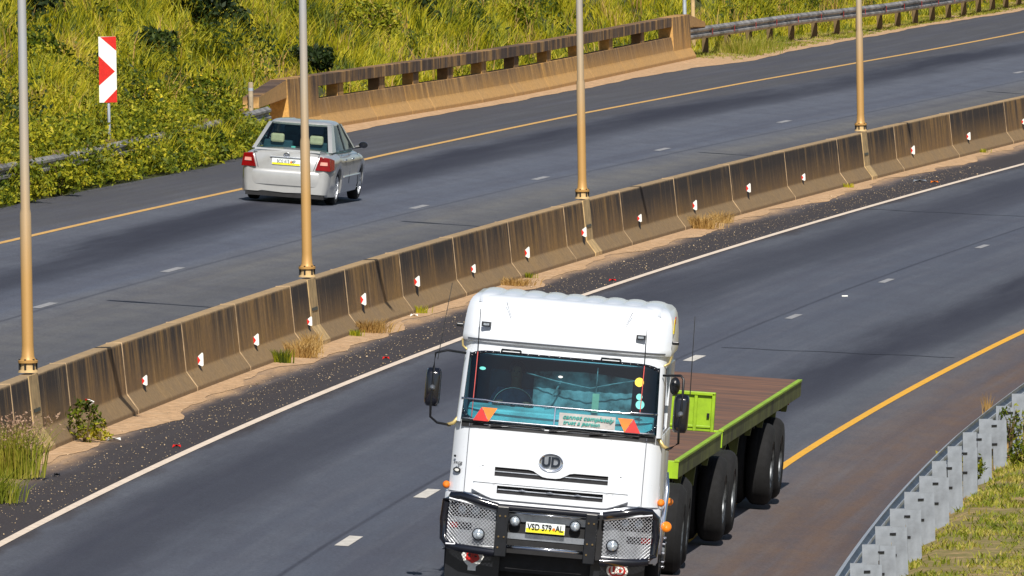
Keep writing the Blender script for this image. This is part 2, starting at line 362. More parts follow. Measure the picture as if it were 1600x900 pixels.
# ------------------------------------------------------------------ ground and road
def strip(name, f0, f1, Ys, mat, z, nu=1):
    mb = MB(); uv = []
    for Y in Ys:
        a, b = float(f0(Y)), float(f1(Y))
        for i in range(nu + 1):
            o = a + (b - a) * i / nu; X = float(XL(Y)) + o; mb.v.append((X, Y, float(gz(X)) + z)); uv.append((o, Y))
    n = nu + 1
    for k in range(len(Ys) - 1):
        for i in range(nu): mb.f.append((k * n + i, k * n + i + 1, (k + 1) * n + i + 1, (k + 1) * n + i))
    mb.uv = uv; return tag(mb.build(name, mat), kind='structure')
mb = MB(); gx = list(np.linspace(-60, 80, 30)); gx = [-900, -300] + gx + [400, 1200]; gy = [-60, 20, 80] + list(range(120, 620, 20)) + [800, 1500, 3000]
for y in gy:
    for x in gx: mb.v.append((x, y, float(gz(x)) - .06))
n = len(gx)
for j in range(len(gy) - 1):
    for i in range(n - 1): mb.f.append((j * n + i, j * n + i + 1, (j + 1) * n + i + 1, (j + 1) * n + i))
tag(mb.build('ground', 'ground'), kind='structure')
YS = list(np.arange(60, 620, 2.5))
def VZ(o): return float(np.interp(o, [10.6, 11.3, 11.9, 14, 30], [-.02, .06, .32, .38, .2]))
mb = MB()
for j, Y in enumerate(YS):
    for o in (10.6, 11.0, 11.4, 11.8, 12.5, 14, 18, 24, 30):
        X = float(XL(Y)) + o; mb.v.append((X, Y, float(gz(X)) + VZ(o) + (.03 * math.sin(Y * .9 + o) if o > 11.5 else 0)))
for k in range(len(YS) - 1):
    for i in range(8): mb.f.append((k * 9 + i, k * 9 + i + 1, (k + 1) * 9 + i + 1, (k + 1) * 9 + i))
tag(mb.build('verge', 'ground', smooth=True), kind='structure')
strip('near_carriageway', lambda Y: -.30, lambda Y: 10.95 + .06 * math.sin(Y * 1.7) * math.sin(Y * .6), YS, 'road_near', 0, 8)
strip('far_carriageway', lambda Y: OF['fedge'](Y) + .12 * math.sin(Y * 1.3) * math.sin(Y * .47), lambda Y: -.30, YS, 'road_far', 0, 8)
def wob(a, s): return a * (math.sin(s * .9) + math.sin(s * 2.3 + 1) * .7 + math.sin(s * 5.1 + 2) * .35)
strip('sandy_shoulder', lambda Y: OF['par'](Y) - .9 if 318 < Y < 402 else OF['fedge'](Y) - 1.2, lambda Y: OF['fedge'](Y) + .12 + wob(.035, Y * .4), list(np.arange(308, 560, .8)), 'sand', .006)
strip('sand_drift', lambda Y: -.02, lambda Y: max(.12, .36 + wob(.13, Y * .28) + wob(.03, Y * 1.1)), list(np.arange(160, 430, .35)), 'sand', .006)
strip('white_edge_line', lambda Y: OF['white'](Y) - .055, lambda Y: OF['white'](Y) + .055, YS, 'linewhite', .005)
strip('yellow_edge_line', lambda Y: OF['yellow'](Y) - .058, lambda Y: OF['yellow'](Y) + .058, YS, 'lineyel', .005)
strip('far_yellow_line', lambda Y: OF['fyellow'](Y) - .06, lambda Y: OF['fyellow'](Y) + .06, YS, 'farline', .005)
def dashes(name, key, pxs, mat, ln, wd):
    mb = MB()
    for px in pxs:
        Yc = solveY(px, key)
        q = [P(key, Yc - ln / 2, -wd, .005), P(key, Yc - ln / 2, wd, .005), P(key, Yc + ln / 2, wd, .005), P(key, Yc + ln / 2, -wd, .005)]
        mb.add(q, [(0, 1, 2, 3)])
    return tag(mb.build(name, mat), kind='structure')
dashes('lane_line', 'dash', [430, 545, 667, 1085], 'dashwhite', 2.1, .08)
dashes('worn_lane_line', 'dash', [1240, 1385, 1535], 'fardash', 1.9, .06)
dashes('far_lane_line', 'fdash', [70, 270, 655, 845, 1035, 1225, 1592], 'fardash', 2.2, .07)
mb = MB()
for o0, o1, px, py in ((5.2, 8.6, 1150, 545), (1.6, 5.0, 1400, 330)):
    Y = at(px, py)[1]; k = 14; pts = [(o0 + (o1 - o0) * i / k, Y + .12 * math.sin(i * 1.3) + i * .12) for i in range(k + 1)]
    for (a, ya), (b, yb_) in zip(pts, pts[1:]): mb.add([P(a, ya, 0, .005), P(b, yb_, 0, .005), P(b, yb_ + .10, 0, .005), P(a, ya + .10, 0, .005)], [(0, 1, 2, 3)])
MT['tar'] = simple('tar_seal', (.02, .02, .026), .6); tag(mb.build('road_joint', 'tar'), kind='structure')
# raised road studs
for px, lab in ((1320, 'small white road stud on the lane line right of the white truck roof'),):
    Y = solveY(px, 'dash'); e = P('dash', Y, 0, .0)
    o = MB().prism([(-.05, -.06, 0), (.05, -.06, 0), (.05, .06, 0), (-.05, .06, 0)], (0, 0, .02)).build('road_stud', 'whiteplain', bevel=.006); o.location = e
    tag(o, lab, 'road stud')

# ------------------------------------------------------------------ median barrier
BS = [(0, -.25), (0, .06), (-.15, .27), (-.21, .95), (-.41, .95), (-.47, .27), (-.62, .06), (-.62, -.25)]
arc = [0]
for a, b in zip(BS, BS[1:]): arc.append(arc[-1] + math.dist(a, b))
def sweep(section, fo, Y0, Y1, step=2.0, uvz=True, gap=0, zoff=0):
    mb = MB(); n = max(2, int((Y1 - Y0) / step) + 1); uv = []; L = []
    for k in range(n):
        Y = Y0 + gap + (Y1 - Y0 - 2 * gap) * k / (n - 1); X0 = float(XL(Y)) + float(fo(Y)); g = float(gz(X0)); ring = []
        for o, z in section: ring.append((X0 + o, Y, g + z + zoff)); uv.append((Y, z))
        L.append(ring)
    mb.ring(L); mb.uv = uv; return mb
bar = empty('median_barrier', P('bar', 200, -.31)); tag(bar, 'long stained concrete barrier between the two carriageways', 'barrier')
jp = [-70, 16, 103, 190, 283, 367, 453, 538, 623, 707, 793, 880, 968, 1052, 1139, 1225, 1307, 1396, 1483, 1568, 1650, 1740]
JY = [solveY(p, 'bar', -.21, .9, 120, 520) for p in jp]; JY = [100, 130] + JY[0:] + [430, 480, 560]
JY = sorted(JY)
for a, b in zip(JY, JY[1:]):
    if b - a < .5: continue
    o = sweep(BS, lambda Y: 0, a, b, 1.5, gap=.012).build('panel', 'barrier', None, bevel=.012); o.parent = bar; o.matrix_parent_inverse = Matrix.Translation(-bar.location)
# light mortar joints
SJ = [(0.004, -.05), (.004, .06), (-.146, .275), (-.206, .954), (-.414, .954), (-.474, .275)]
for Y in JY[1:-1]:
    o = sweep(SJ, lambda Y: 0, Y - .035, Y + .035, .07).build('joint_mortar', 'coping', None); o.parent = bar; o.matrix_parent_inverse = Matrix.Translation(-bar.location)

# ------------------------------------------------------------------ lamp posts on the barrier
POLE_PX = [44, 480, 910, 1345, 1765]
def make_pole():
    t = empty('lamp_post', (0, 0, 0))
    MB().lathe([(.13, 0), (.12, .03), (.10, .035), (.095, .12), (.0, .12)], n=16).build('plinth', 'pilaster', t, True, auto=30)
    MB().lathe([(.0, .12), (.125, .12), (.128, .15), (.10, .16), (.082, .20), (.074, .34), (.072, 2.0), (.060, 2.06), (.056, 4), (.045, 7.75), (0, 7.75)], n=20).build('shaft', 'pole', t, True, auto=35)
    for k in range(6):
        a = 2 * PI * k / 6 + .3
        MB().lathe([(.013, .03), (.013, .17), (0, .17)], (.108 * math.cos(a), .108 * math.sin(a), 0), n=6).build('bolt', 'black', t)
    for s in (-1, 1):
        MB().tube([(0, 0, 7.550), (s * .5, 0, 7.800), (s * 1.3, 0, 7.900), (s * 1.6, 0, 7.900)], [.09, .085, .08, .08], 8).build('arm', 'galv', t, True)
        h = MB().ring([[(s * 1.45, -.09, 7.850), (s * 1.45, .09, 7.850), (s * 1.45, .07, 7.970), (s * 1.45, -.07, 7.970)], [(s * 1.75, -.17, 7.840), (s * 1.75, .17, 7.840), (s * 1.75, .12, 8.030), (s * 1.75, -.12, 8.030)], [(s * 2.2, -.12, 7.860), (s * 2.2, .12, 7.860), (s * 2.2, .07, 7.990), (s * 2.2, -.07, 7.990)]]).build('lamp_head', 'galv', t, bevel=.01)
        MB().box(s * 1.95 - .14, s * 1.95 + .14, -.07, .07, 7.846, 7.856).build('lens', 'lampglass', h)
    return t
pole0 = make_pole()
PLAB = ['leftmost tan and grey lamp post standing on the barrier at the left edge',
        'lamp post on the barrier in front of the silver car, second from the left',
        'lamp post on the barrier above the truck roof, third from the left',
        'lamp post on the barrier at the right, fourth from the left',
        'lamp post beyond the right edge whose arm shadow falls on the far lanes']
for i, px in enumerate(POLE_PX):
    Y = solveY(px, 'bar', -.31, .95); o = pole0 if i == 0 else copy_tree(pole0)
    o.location = P('bar', Y, -.31, .95); o.rotation_euler = (0, 0, -heading(Y))
    tag(o, PLAB[i], 'lamp post', 'lamp posts on the median barrier')
    m2 = MB(); X0 = float(XL(Y)); 
    for a, b in (((.012, .0), (-.138, .275)), ((-.138, .275), (-.198, .962))): pass
    sec = [(.014, -.02), (.014, .066), (-.136, .278), (-.196, .963), (-.216, .963), (-.156, .27), (-.006, .06), (-.006, -.02)]
    q = sweep(sec, lambda Y: 0, Y - .95, Y + .05, .4).build('pilaster', 'pilaster', None); q.parent = bar; q.matrix_parent_inverse = Matrix.Translation(-bar.location)
    q = sweep([(-.160, .50), (-.166, .545), (-.175, .545), (-.170, .50)], lambda Y: 0.014, Y - .8, Y - .1, .3).build('dark_mark', 'black', None); q.parent = bar; q.matrix_parent_inverse = Matrix.Translation(-bar.location)  # small black mark laid across the strip below the post

# ------------------------------------------------------------------ reflector markers on the barrier
def make_marker():
    t = empty('reflector_marker', (0, 0, 0))
    MB().prism([(-.006, .012, -.27), (.022, .012, -.27), (.014, .012, .03), (-.016, .012, .03)], (0, .03, 0)).build('bracket_with_shade', 'black', t)  # black bracket drawn longer to stand for its shadow below as well
    p = [(-.05, -.01), (-.018, .045), (.03, .085), (.042, .07), (.045, -.06), (.028, -.075), (-.02, -.05)]
    MB().prism([(x, 0, z) for x, z in p], (0, .010, 0)).build('plate', 'whiteplain', t)
    MB().prism([(-.05, -.003, .012), (-.02, -.003, .04), (.008, -.003, -.003), (-.02, -.003, -.048), (-.05, -.003, -.02)], (0, .003, 0)).build('red_patch', 'red', t)
    return t
mk0 = make_marker()
MK = [(136, 632, 'bent red and white marker hanging over the leafy weed'), (224, 599, 'red and white marker on the barrier panel right of the leafy weed'),
      (311, 565, 'red and white marker on the fourth barrier panel from the left'), (398, 534, 'large red and white marker left of the second lamp post, above green grass'),
      (482, 507, 'red and white marker directly below the second lamp post'), (566, 468, 'first red and white marker right of the second lamp post'),
      (650, 440, 'red and white marker at the tip of the left truck aerial'), (738, 421, 'red and white marker just above the left corner of the truck roof'),
      (822, 397, 'red and white marker two left of the third lamp post base, above the truck roof'), (911, 363, 'red and white marker directly below the third lamp post'),
      (998, 341, 'first red and white marker right of the third lamp post'), (1084, 321, 'second red and white marker right of the third lamp post, above the dry grass'),
      (1168, 294, 'red and white marker level with the arm shadow right of the third lamp post'), (1254, 277, 'first red and white marker left of the fourth lamp post'),
      (1425, 237, 'first red and white marker right of the fourth lamp post'), (1512, 213, 'second red and white marker right of the fourth lamp post'),
      (1598, 190, 'rightmost red and white marker cut by the right edge')]
for i, (px, py, lab) in enumerate(MK):
    z = .5; Y = solveY(px, 'bar', -.14, z)
    for _ in range(4):
        y_ = proj(P('bar', Y, -.14, z))[1]; sc = FPX / Y; z = min(.72, max(.36, z + (y_ - py) / sc)); Y = solveY(px, 'bar', -.14, z)
    o = mk0 if i == 0 else copy_tree(mk0); o.location = P('bar', Y, -.13, z)
    o.rotation_euler = (0, 0, random.uniform(-.15, .15)); o.scale = [(1.15, 1.1, 1.1), (1.0, 1, .9), (1.15, 1, 1.2)][i % 3]
    if i == 0: o.rotation_euler = (.9, .9, .2)
    tag(o, lab, 'reflector', 'red and white markers along the barrier')

# ------------------------------------------------------------------ far parapet
par = empty('bridge_parapet', P('par', 318)); tag(par, 'weathered ochre concrete bridge parapet with a slotted rail behind the silver car', 'parapet')
Ya, Yb = solveY(470, 'par', 0, 0, 250), solveY(1072, 'par', 0, 0, 300)
def put(o, p):
    o.parent = p; o.matrix_parent_inverse = Matrix.Translation(-p.location); return o
WS = [(0, -.2), (0, .08), (-.13, .30), (-.19, .63), (-.42, .63), (-.42, -.2)]
Yl = solveY(486, 'par', -.3, .7, 250); Yr = solveY(1042, 'par', -.3, .7, 300)
cuts = [Yl] + [solveY(p, 'par', -.2, .5, 250) for p in (575, 630, 665, 740, 792, 845, 915, 965)] + [Yr]
for a, b in zip(cuts, cuts[1:]): put(sweep(WS, OF['par'], a, b, 3, gap=.02).build('wall_panel', 'parapet', bevel=.012), par)
put(sweep([(-.17, .89), (-.17, 1.13), (-.50, 1.13), (-.50, .89)], OF['par'], Yl - .1, Yr + .1, 3).build('top_beam', 'parapet', bevel=.01), par)
for zx in (290, 430, 545, 662, 775, 885, 995, 1100, 1205, 1312):
    Y = solveY(zx / 2.162 + 380 + 12, 'par', -.3, .75, 250)
    put(sweep([(-.22, .61), (-.22, .90), (-.46, .90), (-.46, .61)], OF['par'], Y - .45, Y + .45, .9).build('rail_post', 'parapet'), par)
def endblock(Y0, Y1, t0, t1, name='end_block', low=None):
    mb = MB(); L = []
    for k, (Y, zt, w_) in enumerate(((Y0, t0, 0), (Y1, t1, 0))):
        X0 = float(XL(Y) + OF['par'](Y)); g = float(gz(X0))
        L.append([(X0 + o, Y, g + z) for o, z in (((0, -.2), (0, .08), (-.12, .28), (-.16, zt), (-.52, zt), (-.52, -.2)) if low is None else ((-.165, low[k]), (-.165, low[k] + .02), (-.165, zt - .02), (-.17, zt), (-.50, zt), (-.50, low[k])))])
    mb.ring(L); mb.uv = [(v[1], v[2] + .08 * v[0]) for v in mb.v]
    mb.uv = [(Y0 + (Y1 - Y0) * (i // 6), z) for i in range(12) for z in [((-.2, .08, .28, (t0, t1)[i // 6], (t0, t1)[i // 6], -.2)[i % 6])]]
    return put(mb.build(name, 'parapet', bevel=.015), par)
endblock(Yl - 4.5, Yl, 1.135, 1.135); endblock(Yl - 8.5, Yl - 4.5, .86, 1.13, 'tapered_nose', (.62, .74))
endblock(Yr, Yr + 4.6, 1.135, 1.135); endblock(Yr + 4.6, Yr + 8.2, 1.13, .88, 'tapered_nose', (.80, .74))

# ------------------------------------------------------------------ guardrails
WB = [(0, .0), (.02, .02), (.075, .06), (.075, .10), (.02, .14), (.02, .17), (.075, .21), (.075, .25), (.02, .29), (0, .31)]
def beam(fo, Y0, Y1, side, z0, name='rail', step=2.0, mat='galv'):
    mb = MB(); n = int((Y1 - Y0) / step) + 1; L = []
    for k in range(n):
        Y = Y0 + (Y1 - Y0) * k / (n - 1); X0 = float(XL(Y)) + float(fo(Y)); g = float(gz(X0))
        L.append([(X0 + side * o, Y, g + z0 + z) for o, z in WB])
    mb.ring(L, close=False, caps=False); return mb.build(name, mat, None, solid=.006)
gr = empty('near_guardrail', P(11.0, 190)); tag(gr, 'grey steel guardrail with stepped posts at the lower right, seen from behind', 'guardrail')
def rof(Y): return float(np.interp(Y, [165, 182, 200], [11.37, 11.28, 11.20]))
put(beam(rof, 150, 300, -1, .46), gr)
def ipost(t=None):
    mb = MB()
    mb.box(-.005, .175, -.004, .004, -.3, .77).box(-.005, .003, 0, .07, -.3, .77).box(.167, .175, 0, .07, -.3, .77)
    p = mb.build('post', 'galvlight', t)
    q = MB().box(-.19, -.012, -.004, .004, .40, .79).box(-.19, -.182, 0, .07, .40, .79).box(-.020, -.012, 0, .07, .40, .79).build('spacer_block', 'galvlight', t)
    for x, z in ((.03, .70), (.03, .46)):
        MB().box(x - .05, x + .02, -.018, -.004, z - .012, z + .012).build('bolt', 'black', p)
    return p, q
pp, qq = ipost(gr)
loc0 = None
k = 0; Y = 169.8 - 3.81 * 3
while Y < 300:
    Lc = P(rof(Y) + .22, Y, 0, 0)
    for s in (pp, qq):
        if k == 0: s.location = Lc - gr.location; continue
        c = copy_tree(s, gr); c.location = Lc - gr.location
        c.rotation_euler = (0, random.uniform(-.02, .02), random.uniform(-.06, .06))
    k += 1; Y += 3.81
gf = empty('far_guardrail', P('railr', 430)); tag(gf, 'weathered steel guardrail running right from the end of the bridge parapet', 'guardrail')
put(beam(OF['railr'], 399.5, 520, 1, .44, mat='galvold'), gf)
Y = 402.0; k = 0
fp = MB().box(-.20, -.03, -.05, .05, -.3, .74).build('post', 'stem', gf)
fb = MB().box(-.035, .015, -.05, .05, .46, .72).build('spacer_block', 'stem', fp)
fr_ = MB().box(.078, .084, -.11, .11, .52, .68).build('reflector_plate', 'red', fp)
while Y < 515:
    c = fp if k == 0 else copy_tree(fp, gf)
    c.location = P('railr', Y) - gf.location; k += 1; Y += 3.81 * 1.25
gl = empty('overgrown_guardrail', P('raill', 290)); tag(gl, 'steel guardrail half buried in the weeds beside the chevron sign', 'guardrail')
put(beam(OF['raill'], 255, 318, 1, .38, mat='galvold'), gl)
Y = 257.; k = 0
lp = MB().box(-.20, -.03, -.05, .05, -.3, .74).build('post', 'stem', gl); MB().box(-.03, .02, -.05, .05, .46, .70).build('spacer_block', 'stem', lp)
while Y < 317:
    c = lp if k == 0 else copy_tree(lp, gl); c.location = P('raill', Y) - gl.location; k += 1; Y += 3.81

# ------------------------------------------------------------------ bank behind the far side
def railoff(Y): return np.where(Y < 318, OF['raill'](Y), np.where(Y < 402, OF['par'](Y) - .5, OF['railr'](Y)))
def bank_z(d, Y, X):
    d = np.asarray(d, float)
    bump = .36 * np.sin(X * .9 + Y * .13) * np.sin(Y * .21 + 1.3) + .22 * np.sin(Y * .63 + X * 1.7) + .10 * np.sin(Y * 1.3 - X * 2.9)
    ramp = np.clip((d - .9) / 2.0, 0, 1)
    return gz(X) - .05 + ramp * (.50 * np.clip(d - .9, 0, 14) + bump * .8)
dd = np.concatenate([np.linspace(-1.2, 6, 19), np.linspace(7, 26, 14)]); yy = np.arange(240, 560, 2.0); V = []
for Y in yy:
    X = XL(Y) + railoff(Y) - dd; z = np.where(dd < .3, gz(X) - .03, bank_z(dd, Y, X))
    V += list(zip(X, [Y] * len(dd), z))
n = len(dd); F = [(j * n + i, j * n + i + 1, (j + 1) * n + i + 1, (j + 1) * n + i) for j in range(len(yy) - 1) for i in range(n - 1)]
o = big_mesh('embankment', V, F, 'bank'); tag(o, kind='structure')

def sm_noise(X, Y, s, seed=0):
    r = np.random.default_rng(seed); f = np.zeros_like(X)
    for k in range(6):
        a = r.uniform(0, 2 * PI); fr2 = s * r.uniform(.6, 2.2); f += np.sin((X * math.cos(a) * 1.6 + Y * math.sin(a)) * fr2 + r.uniform(0, 6))
    return f / 6
def blades(B, h, w_, lean, mat, name, parent=None, phi=None):
    n = len(B); phi = rng.uniform(0, 2 * PI, n) if phi is None else phi
    d = np.stack([np.cos(phi), np.sin(phi), np.zeros(n)], 1); psi = rng.uniform(0, 2 * PI, n)
    wv = np.stack([np.cos(psi) , np.sin(psi) * .6, np.zeros(n)], 1) * (w_ / 2)[:, None]
    mid = B + d * (lean * .3)[:, None]; mid[:, 2] += h * .6; tip = B + d * lean[:, None]; tip[:, 2] += h * .97
    V = np.stack([B - wv, B + wv, mid + wv * .8, mid - wv * .8, tip + wv * .1, tip - wv * .1], 1).reshape(-1, 3)
    i = np.arange(n)[:, None] * 6
    F = np.concatenate([i + np.array([[0, 1, 2, 3]]), i + np.array([[3, 2, 4, 5]])])
    return big_mesh(name, V, F, mat, parent)
def leaves(C, size, mat, name, parent=None):
    n = len(C); a = rng.normal(size=(n, 3)); a /= np.linalg.norm(a, axis=1)[:, None]; b = rng.normal(size=(n, 3)); b = np.cross(a, b); b /= np.linalg.norm(b, axis=1)[:, None]
    s = size[:, None]
    V = np.stack([C - a * s, C + b * s * .45, C + a * s, C - b * s * .45], 1).reshape(-1, 3); i = np.arange(n)[:, None] * 4
    return big_mesh(name, V, i + np.array([[0, 1, 2, 3]]), mat, parent)
def visible(Pt, m=60):
    d = Pt - CAMP; z = d @ cf; x = 800 + FPX * (d @ cr) / z; y = 450 - FPX * (d @ cu) / z
    return (x > -m) & (x < 1600 + m) & (y > -150) & (y < 1000)
def bank_points(n, d0, d1, y0=255, y1=500):
    Y = rng.uniform(y0, y1, n); d = rng.uniform(d0, d1, n); X = XL(Y) + railoff(Y) - d
    Z = np.where(d < .9, gz(X) - .05, bank_z(d, Y, X)); Pt = np.stack([X, Y, Z], 1); k = visible(Pt); return Pt[k], d[k]
# tall grass on the bank
Pt, d = bank_points(75000, .7, 15)
hn = sm_noise(Pt[:, 0], Pt[:, 1], .6, 3); hn2 = sm_noise(Pt[:, 0], Pt[:, 1], 1.7, 5)
keep = rng.random(len(Pt)) < np.clip(.85 + hn2 * .9, .12, 1); Pt = Pt[keep]; d = d[keep]; hn = hn[keep]
K = 6; B = np.repeat(Pt, K, 0) + rng.normal(size=(len(Pt) * K, 3)) * np.array([.05, .05, 0]); hh = np.repeat(np.clip(.50 + hn * .45 + hn2[keep] * .25, .18, 1.1), K) * rng.uniform(.6, 1.25, len(B))
grow = np.repeat(np.clip((d - .5) / 1.5, .45, 1), K); hh *= grow
# clumps bend together, mostly towards the right, as the wind laid them
ph = np.repeat(sm_noise(Pt[:, 0], Pt[:, 1], 1.6, 8) * 6 + rng.normal(size=len(Pt)) * .5, K) + rng.normal(size=len(B)) * .9
g = blades(B, hh, rng.uniform(.018, .042, len(B)), hh * rng.uniform(.15, .75, len(B)), 'grass', 'tall_grass', phi=ph)
tag(g, 'tall bright green grass covering the bank behind the far carriageway', 'grass', kind='stuff')
nB = 9000; Yq = rng.uniform(258, 318, nB); Xq = XL(Yq) + np.interp(Yq, [250, 274, 300, 318], [-11.05, -11.15, -11.25, -11.8]) - rng.uniform(0, 1.2, nB)
B = np.repeat(np.stack([Xq, Yq, gz(Xq)], 1), 3, 0) + rng.normal(size=(nB * 3, 3)) * np.array([.05, .05, 0]); kq = sm_noise(B[:, 0], B[:, 1], 1.4, 55) > 0; B = B[kq]; hh = rng.uniform(.25, .85, len(B)) * np.clip((320 - B[:, 1]) / 10, .4, 1)
o = blades(B, hh, rng.uniform(.014, .03, len(B)), hh * rng.uniform(.1, .7, len(B)), 'grass', 'rail_side_grass'); tag(o, 'loose green grass standing among the weeds around the buried guardrail', 'grass', kind='stuff')
# scattered shrubby growth between the grasses
Pt, d = bank_points(5200, 1.0, 14); Pt = Pt[sm_noise(Pt[:, 0], Pt[:, 1], .9, 31) > .12]; L = []
for c in Pt:
    k = 34; h = random.uniform(.3, .75); q = rng.normal(size=(k, 3)) * np.array([.16, .22, .3]); q[:, 2] = rng.uniform(.05, 1, k) * h; L.append(c + q)
L = np.concatenate(L); o = leaves(L, rng.uniform(.025, .07, len(L)), 'leaf', 'bank_undergrowth')
tag(o, 'olive and green leafy undergrowth scattered through the grass on the bank', 'undergrowth', kind='stuff')
Pt, d = bank_points(9000, 1.0, 14); Pt = Pt[sm_noise(Pt[:, 0], Pt[:, 1], 1.3, 41) > .10]; B = np.repeat(Pt, 3, 0) + rng.normal(size=(len(Pt) * 3, 3)) * np.array([.06, .06, 0]); hh = rng.uniform(.4, .95, len(B))
o = blades(B, hh, rng.uniform(.012, .03, len(B)), hh * rng.uniform(.1, .6, len(B)), 'dry', 'dry_bank_grass'); tag(o, 'dry brown stalks mixed into the green bank grass', 'grass', kind='stuff')
Pt, d = bank_points(5200, 2.0, 15); kk = sm_noise(Pt[:, 0], Pt[:, 1], .45, 77) + .25 * np.clip((d - 6) / 6, 0, 1) > .24; Pt = Pt[kk]; L = []
for c in Pt:
    k = 46; h = random.uniform(.5, 1.2); q = rng.normal(size=(k, 3)) * np.array([.22, .3, .3]); q[:, 2] = rng.uniform(.05, 1, k) * h; L.append(c + q)
L = np.concatenate(L); o = leaves(L, rng.uniform(.03, .08, len(L)), 'midleaf', 'bank_scrub')
tag(o, 'dark green scrub filling the hollows of the bank', 'undergrowth', kind='stuff')
# leafy weeds along the far road edge and over the rail
Yw = rng.uniform(258, 320, 1500); dw = rng.uniform(-1, .9, 1500) ** 1; X = XL(Yw) + np.interp(Yw, [250, 274, 300, 318], [-10.95, -11.05, -11.15, -11.7]) - rng.uniform(.0, 1.3, 1500) ** 1.2
C0 = np.stack([X, Yw, gz(X) + .02], 1); hw = np.clip(.22 + .25 * sm_noise(X, Yw, 1.1, 12) + rng.uniform(-.1, .15, 1500), .12, .6)
near_rail = np.clip((XL(Yw) + np.interp(Yw, [250, 274, 300, 318], [-10.95, -11.05, -11.15, -11.7]) - X) / .35, 0, 1); hw = hw + near_rail * (.62 + .40 * np.sin(Yw * .9) * np.sin(Yw * .37 + 1)) * np.clip((316 - Yw) / 8, 0, 1)
L = []; 
for c, h in zip(C0, hw):
    k = 80; q = rng.normal(size=(k, 3)) * np.array([.15, .25, .35]); q[:, 2] = rng.uniform(.05, 1, k) * h; L.append(c + q)
L = np.concatenate(L); o = leaves(L, rng.uniform(.018, .065, len(L)), 'leaf', 'low_weeds')
tag(o, 'low leafy green weeds spilling onto the edge of the far road', 'weeds', kind='stuff')
Pt, d = bank_points(1500, .6, 3.4, 258, 330); Pt = Pt[sm_noise(Pt[:, 0], Pt[:, 1], 1.5, 91) > -.12]; L = []
for c in Pt:
    k = 50; h = random.uniform(.3, .8); q = rng.normal(size=(k, 3)) * np.array([.18, .25, .3]); q[:, 2] = rng.uniform(.05, 1, k) * h; L.append(c + q)
L = np.concatenate(L); o = leaves(L, rng.uniform(.02, .05, len(L)), 'leaf', 'bank_weeds')
tag(o, 'tangle of leafy weeds at the foot of the bank below the sign', 'weeds', kind='stuff')
# grass seeds between parapet/rail and road on the right
def verge(n, key0, key1, y0, y1, h0, h1, mat, name, lab, cl=1.2, rise=False):
    Y = rng.uniform(y0, y1, n); u = rng.random(n); X = XL(Y) + key0(Y) + (key1(Y) - key0(Y)) * u
    k = rng.random(n) < np.clip(.5 + cl * sm_noise(X, Y, 2.2, 21), 0, 1); X, Y = X[k], Y[k]
    zr = np.interp(X - XL(Y), [10.6, 11.3, 11.9, 14, 30], [-.02, .06, .32, .38, .2]) if rise else -.03
    Pt = np.stack([X, Y, gz(X) + zr - .02], 1); Pt = Pt[visible(Pt, 40)]; B = np.repeat(Pt, 5, 0) + rng.normal(size=(len(Pt) * 5, 3)) * np.array([.035, .05, 0])
    h = rng.uniform(h0, h1, len(B)); o = blades(B, h, rng.uniform(.012, .025, len(B)), h * rng.uniform(.2, 1.1, len(B)), mat, name); tag(o, lab, 'grass', kind='stuff')
verge(16000, lambda Y: OF['railr'](Y) - .8, lambda Y: OF['fedge'](Y) - .15, 402, 520, .05, .14, 'shortgrass', 'verge_grass', 'short dry grass on the verge under the far guardrail')
verge(52000, lambda Y: 0 * Y + 11.55, lambda Y: 0 * Y + 18, 158, 262, .02, .09, 'shortgrass', 'roadside_grass', 'patchy green and dry grass behind the near guardrail', 1.5, True)
verge(2500, lambda Y: 0 * Y + 10.85, lambda Y: 0 * Y + 11.5, 158, 262, .02, .10, 'dry', 'rail_grass', 'sparse dry grass under the near guardrail', 1.2, True)

# separate plants
def bush(name, loc, r, h, mat, nl, lab, cat='bush', group=None, lsz=(.03, .06), stems=6, extra=None):
    t = empty(name, loc); mb = MB()
    for k in range(stems):
        a = random.uniform(0, 2 * PI); rr = r * random.uniform(.2, .7)
        mb.tube([(0, 0, -.05), (rr * .5 * math.cos(a), rr * .5 * math.sin(a), h * .45), (rr * math.cos(a), rr * math.sin(a), h * random.uniform(.6, .9))], [.014, .01, .005], 5)
    mb.build('stem', 'stem', t)
    q = rng.normal(size=(nl, 3)); q /= np.linalg.norm(q, axis=1)[:, None]; q *= rng.uniform(.35, 1, nl)[:, None] ** .5
    lump = 1 + .28 * np.sin(q[:, 0] * 5 + loc[0]) * np.cos(q[:, 1] * 4 + q[:, 2] * 5 + loc[1])
    q *= lump[:, None] * np.array([r, r, h * .5]); q[:, 2] += h * .52; q[:, 2] = np.abs(q[:, 2])
    leaves(q, rng.uniform(lsz[0], lsz[1], nl), mat, 'foliage', t)
    if extra:
        k = 26; q2 = rng.normal(size=(k, 3)); q2 /= np.linalg.norm(q2, axis=1)[:, None]; q2 = q2 * np.array([r, r, h * .5]); q2[:, 2] = np.abs(q2[:, 2]) + h * .5
        leaves(q2, np.full(k, .035), extra, 'blossom', t)
    return tag(t, lab, cat, group)
def bank_at(Y, d):
    X = float(XL(Y) + railoff(np.array(float(Y)))) - d; return (X, Y, float(bank_z(d, Y, X)))
def bank_px(px, py):                # point of the bank seen at a pixel
    best = None
    for Y in np.arange(262, 480, 1.5):
        for d in np.arange(.9, 13, .3):
            p = bank_at(float(Y), float(d)); q = proj(p); e = (q[0] - px) ** 2 + (q[1] - py) ** 2
            if best is None or e < best[0]: best = (e, p)
    return best[1]
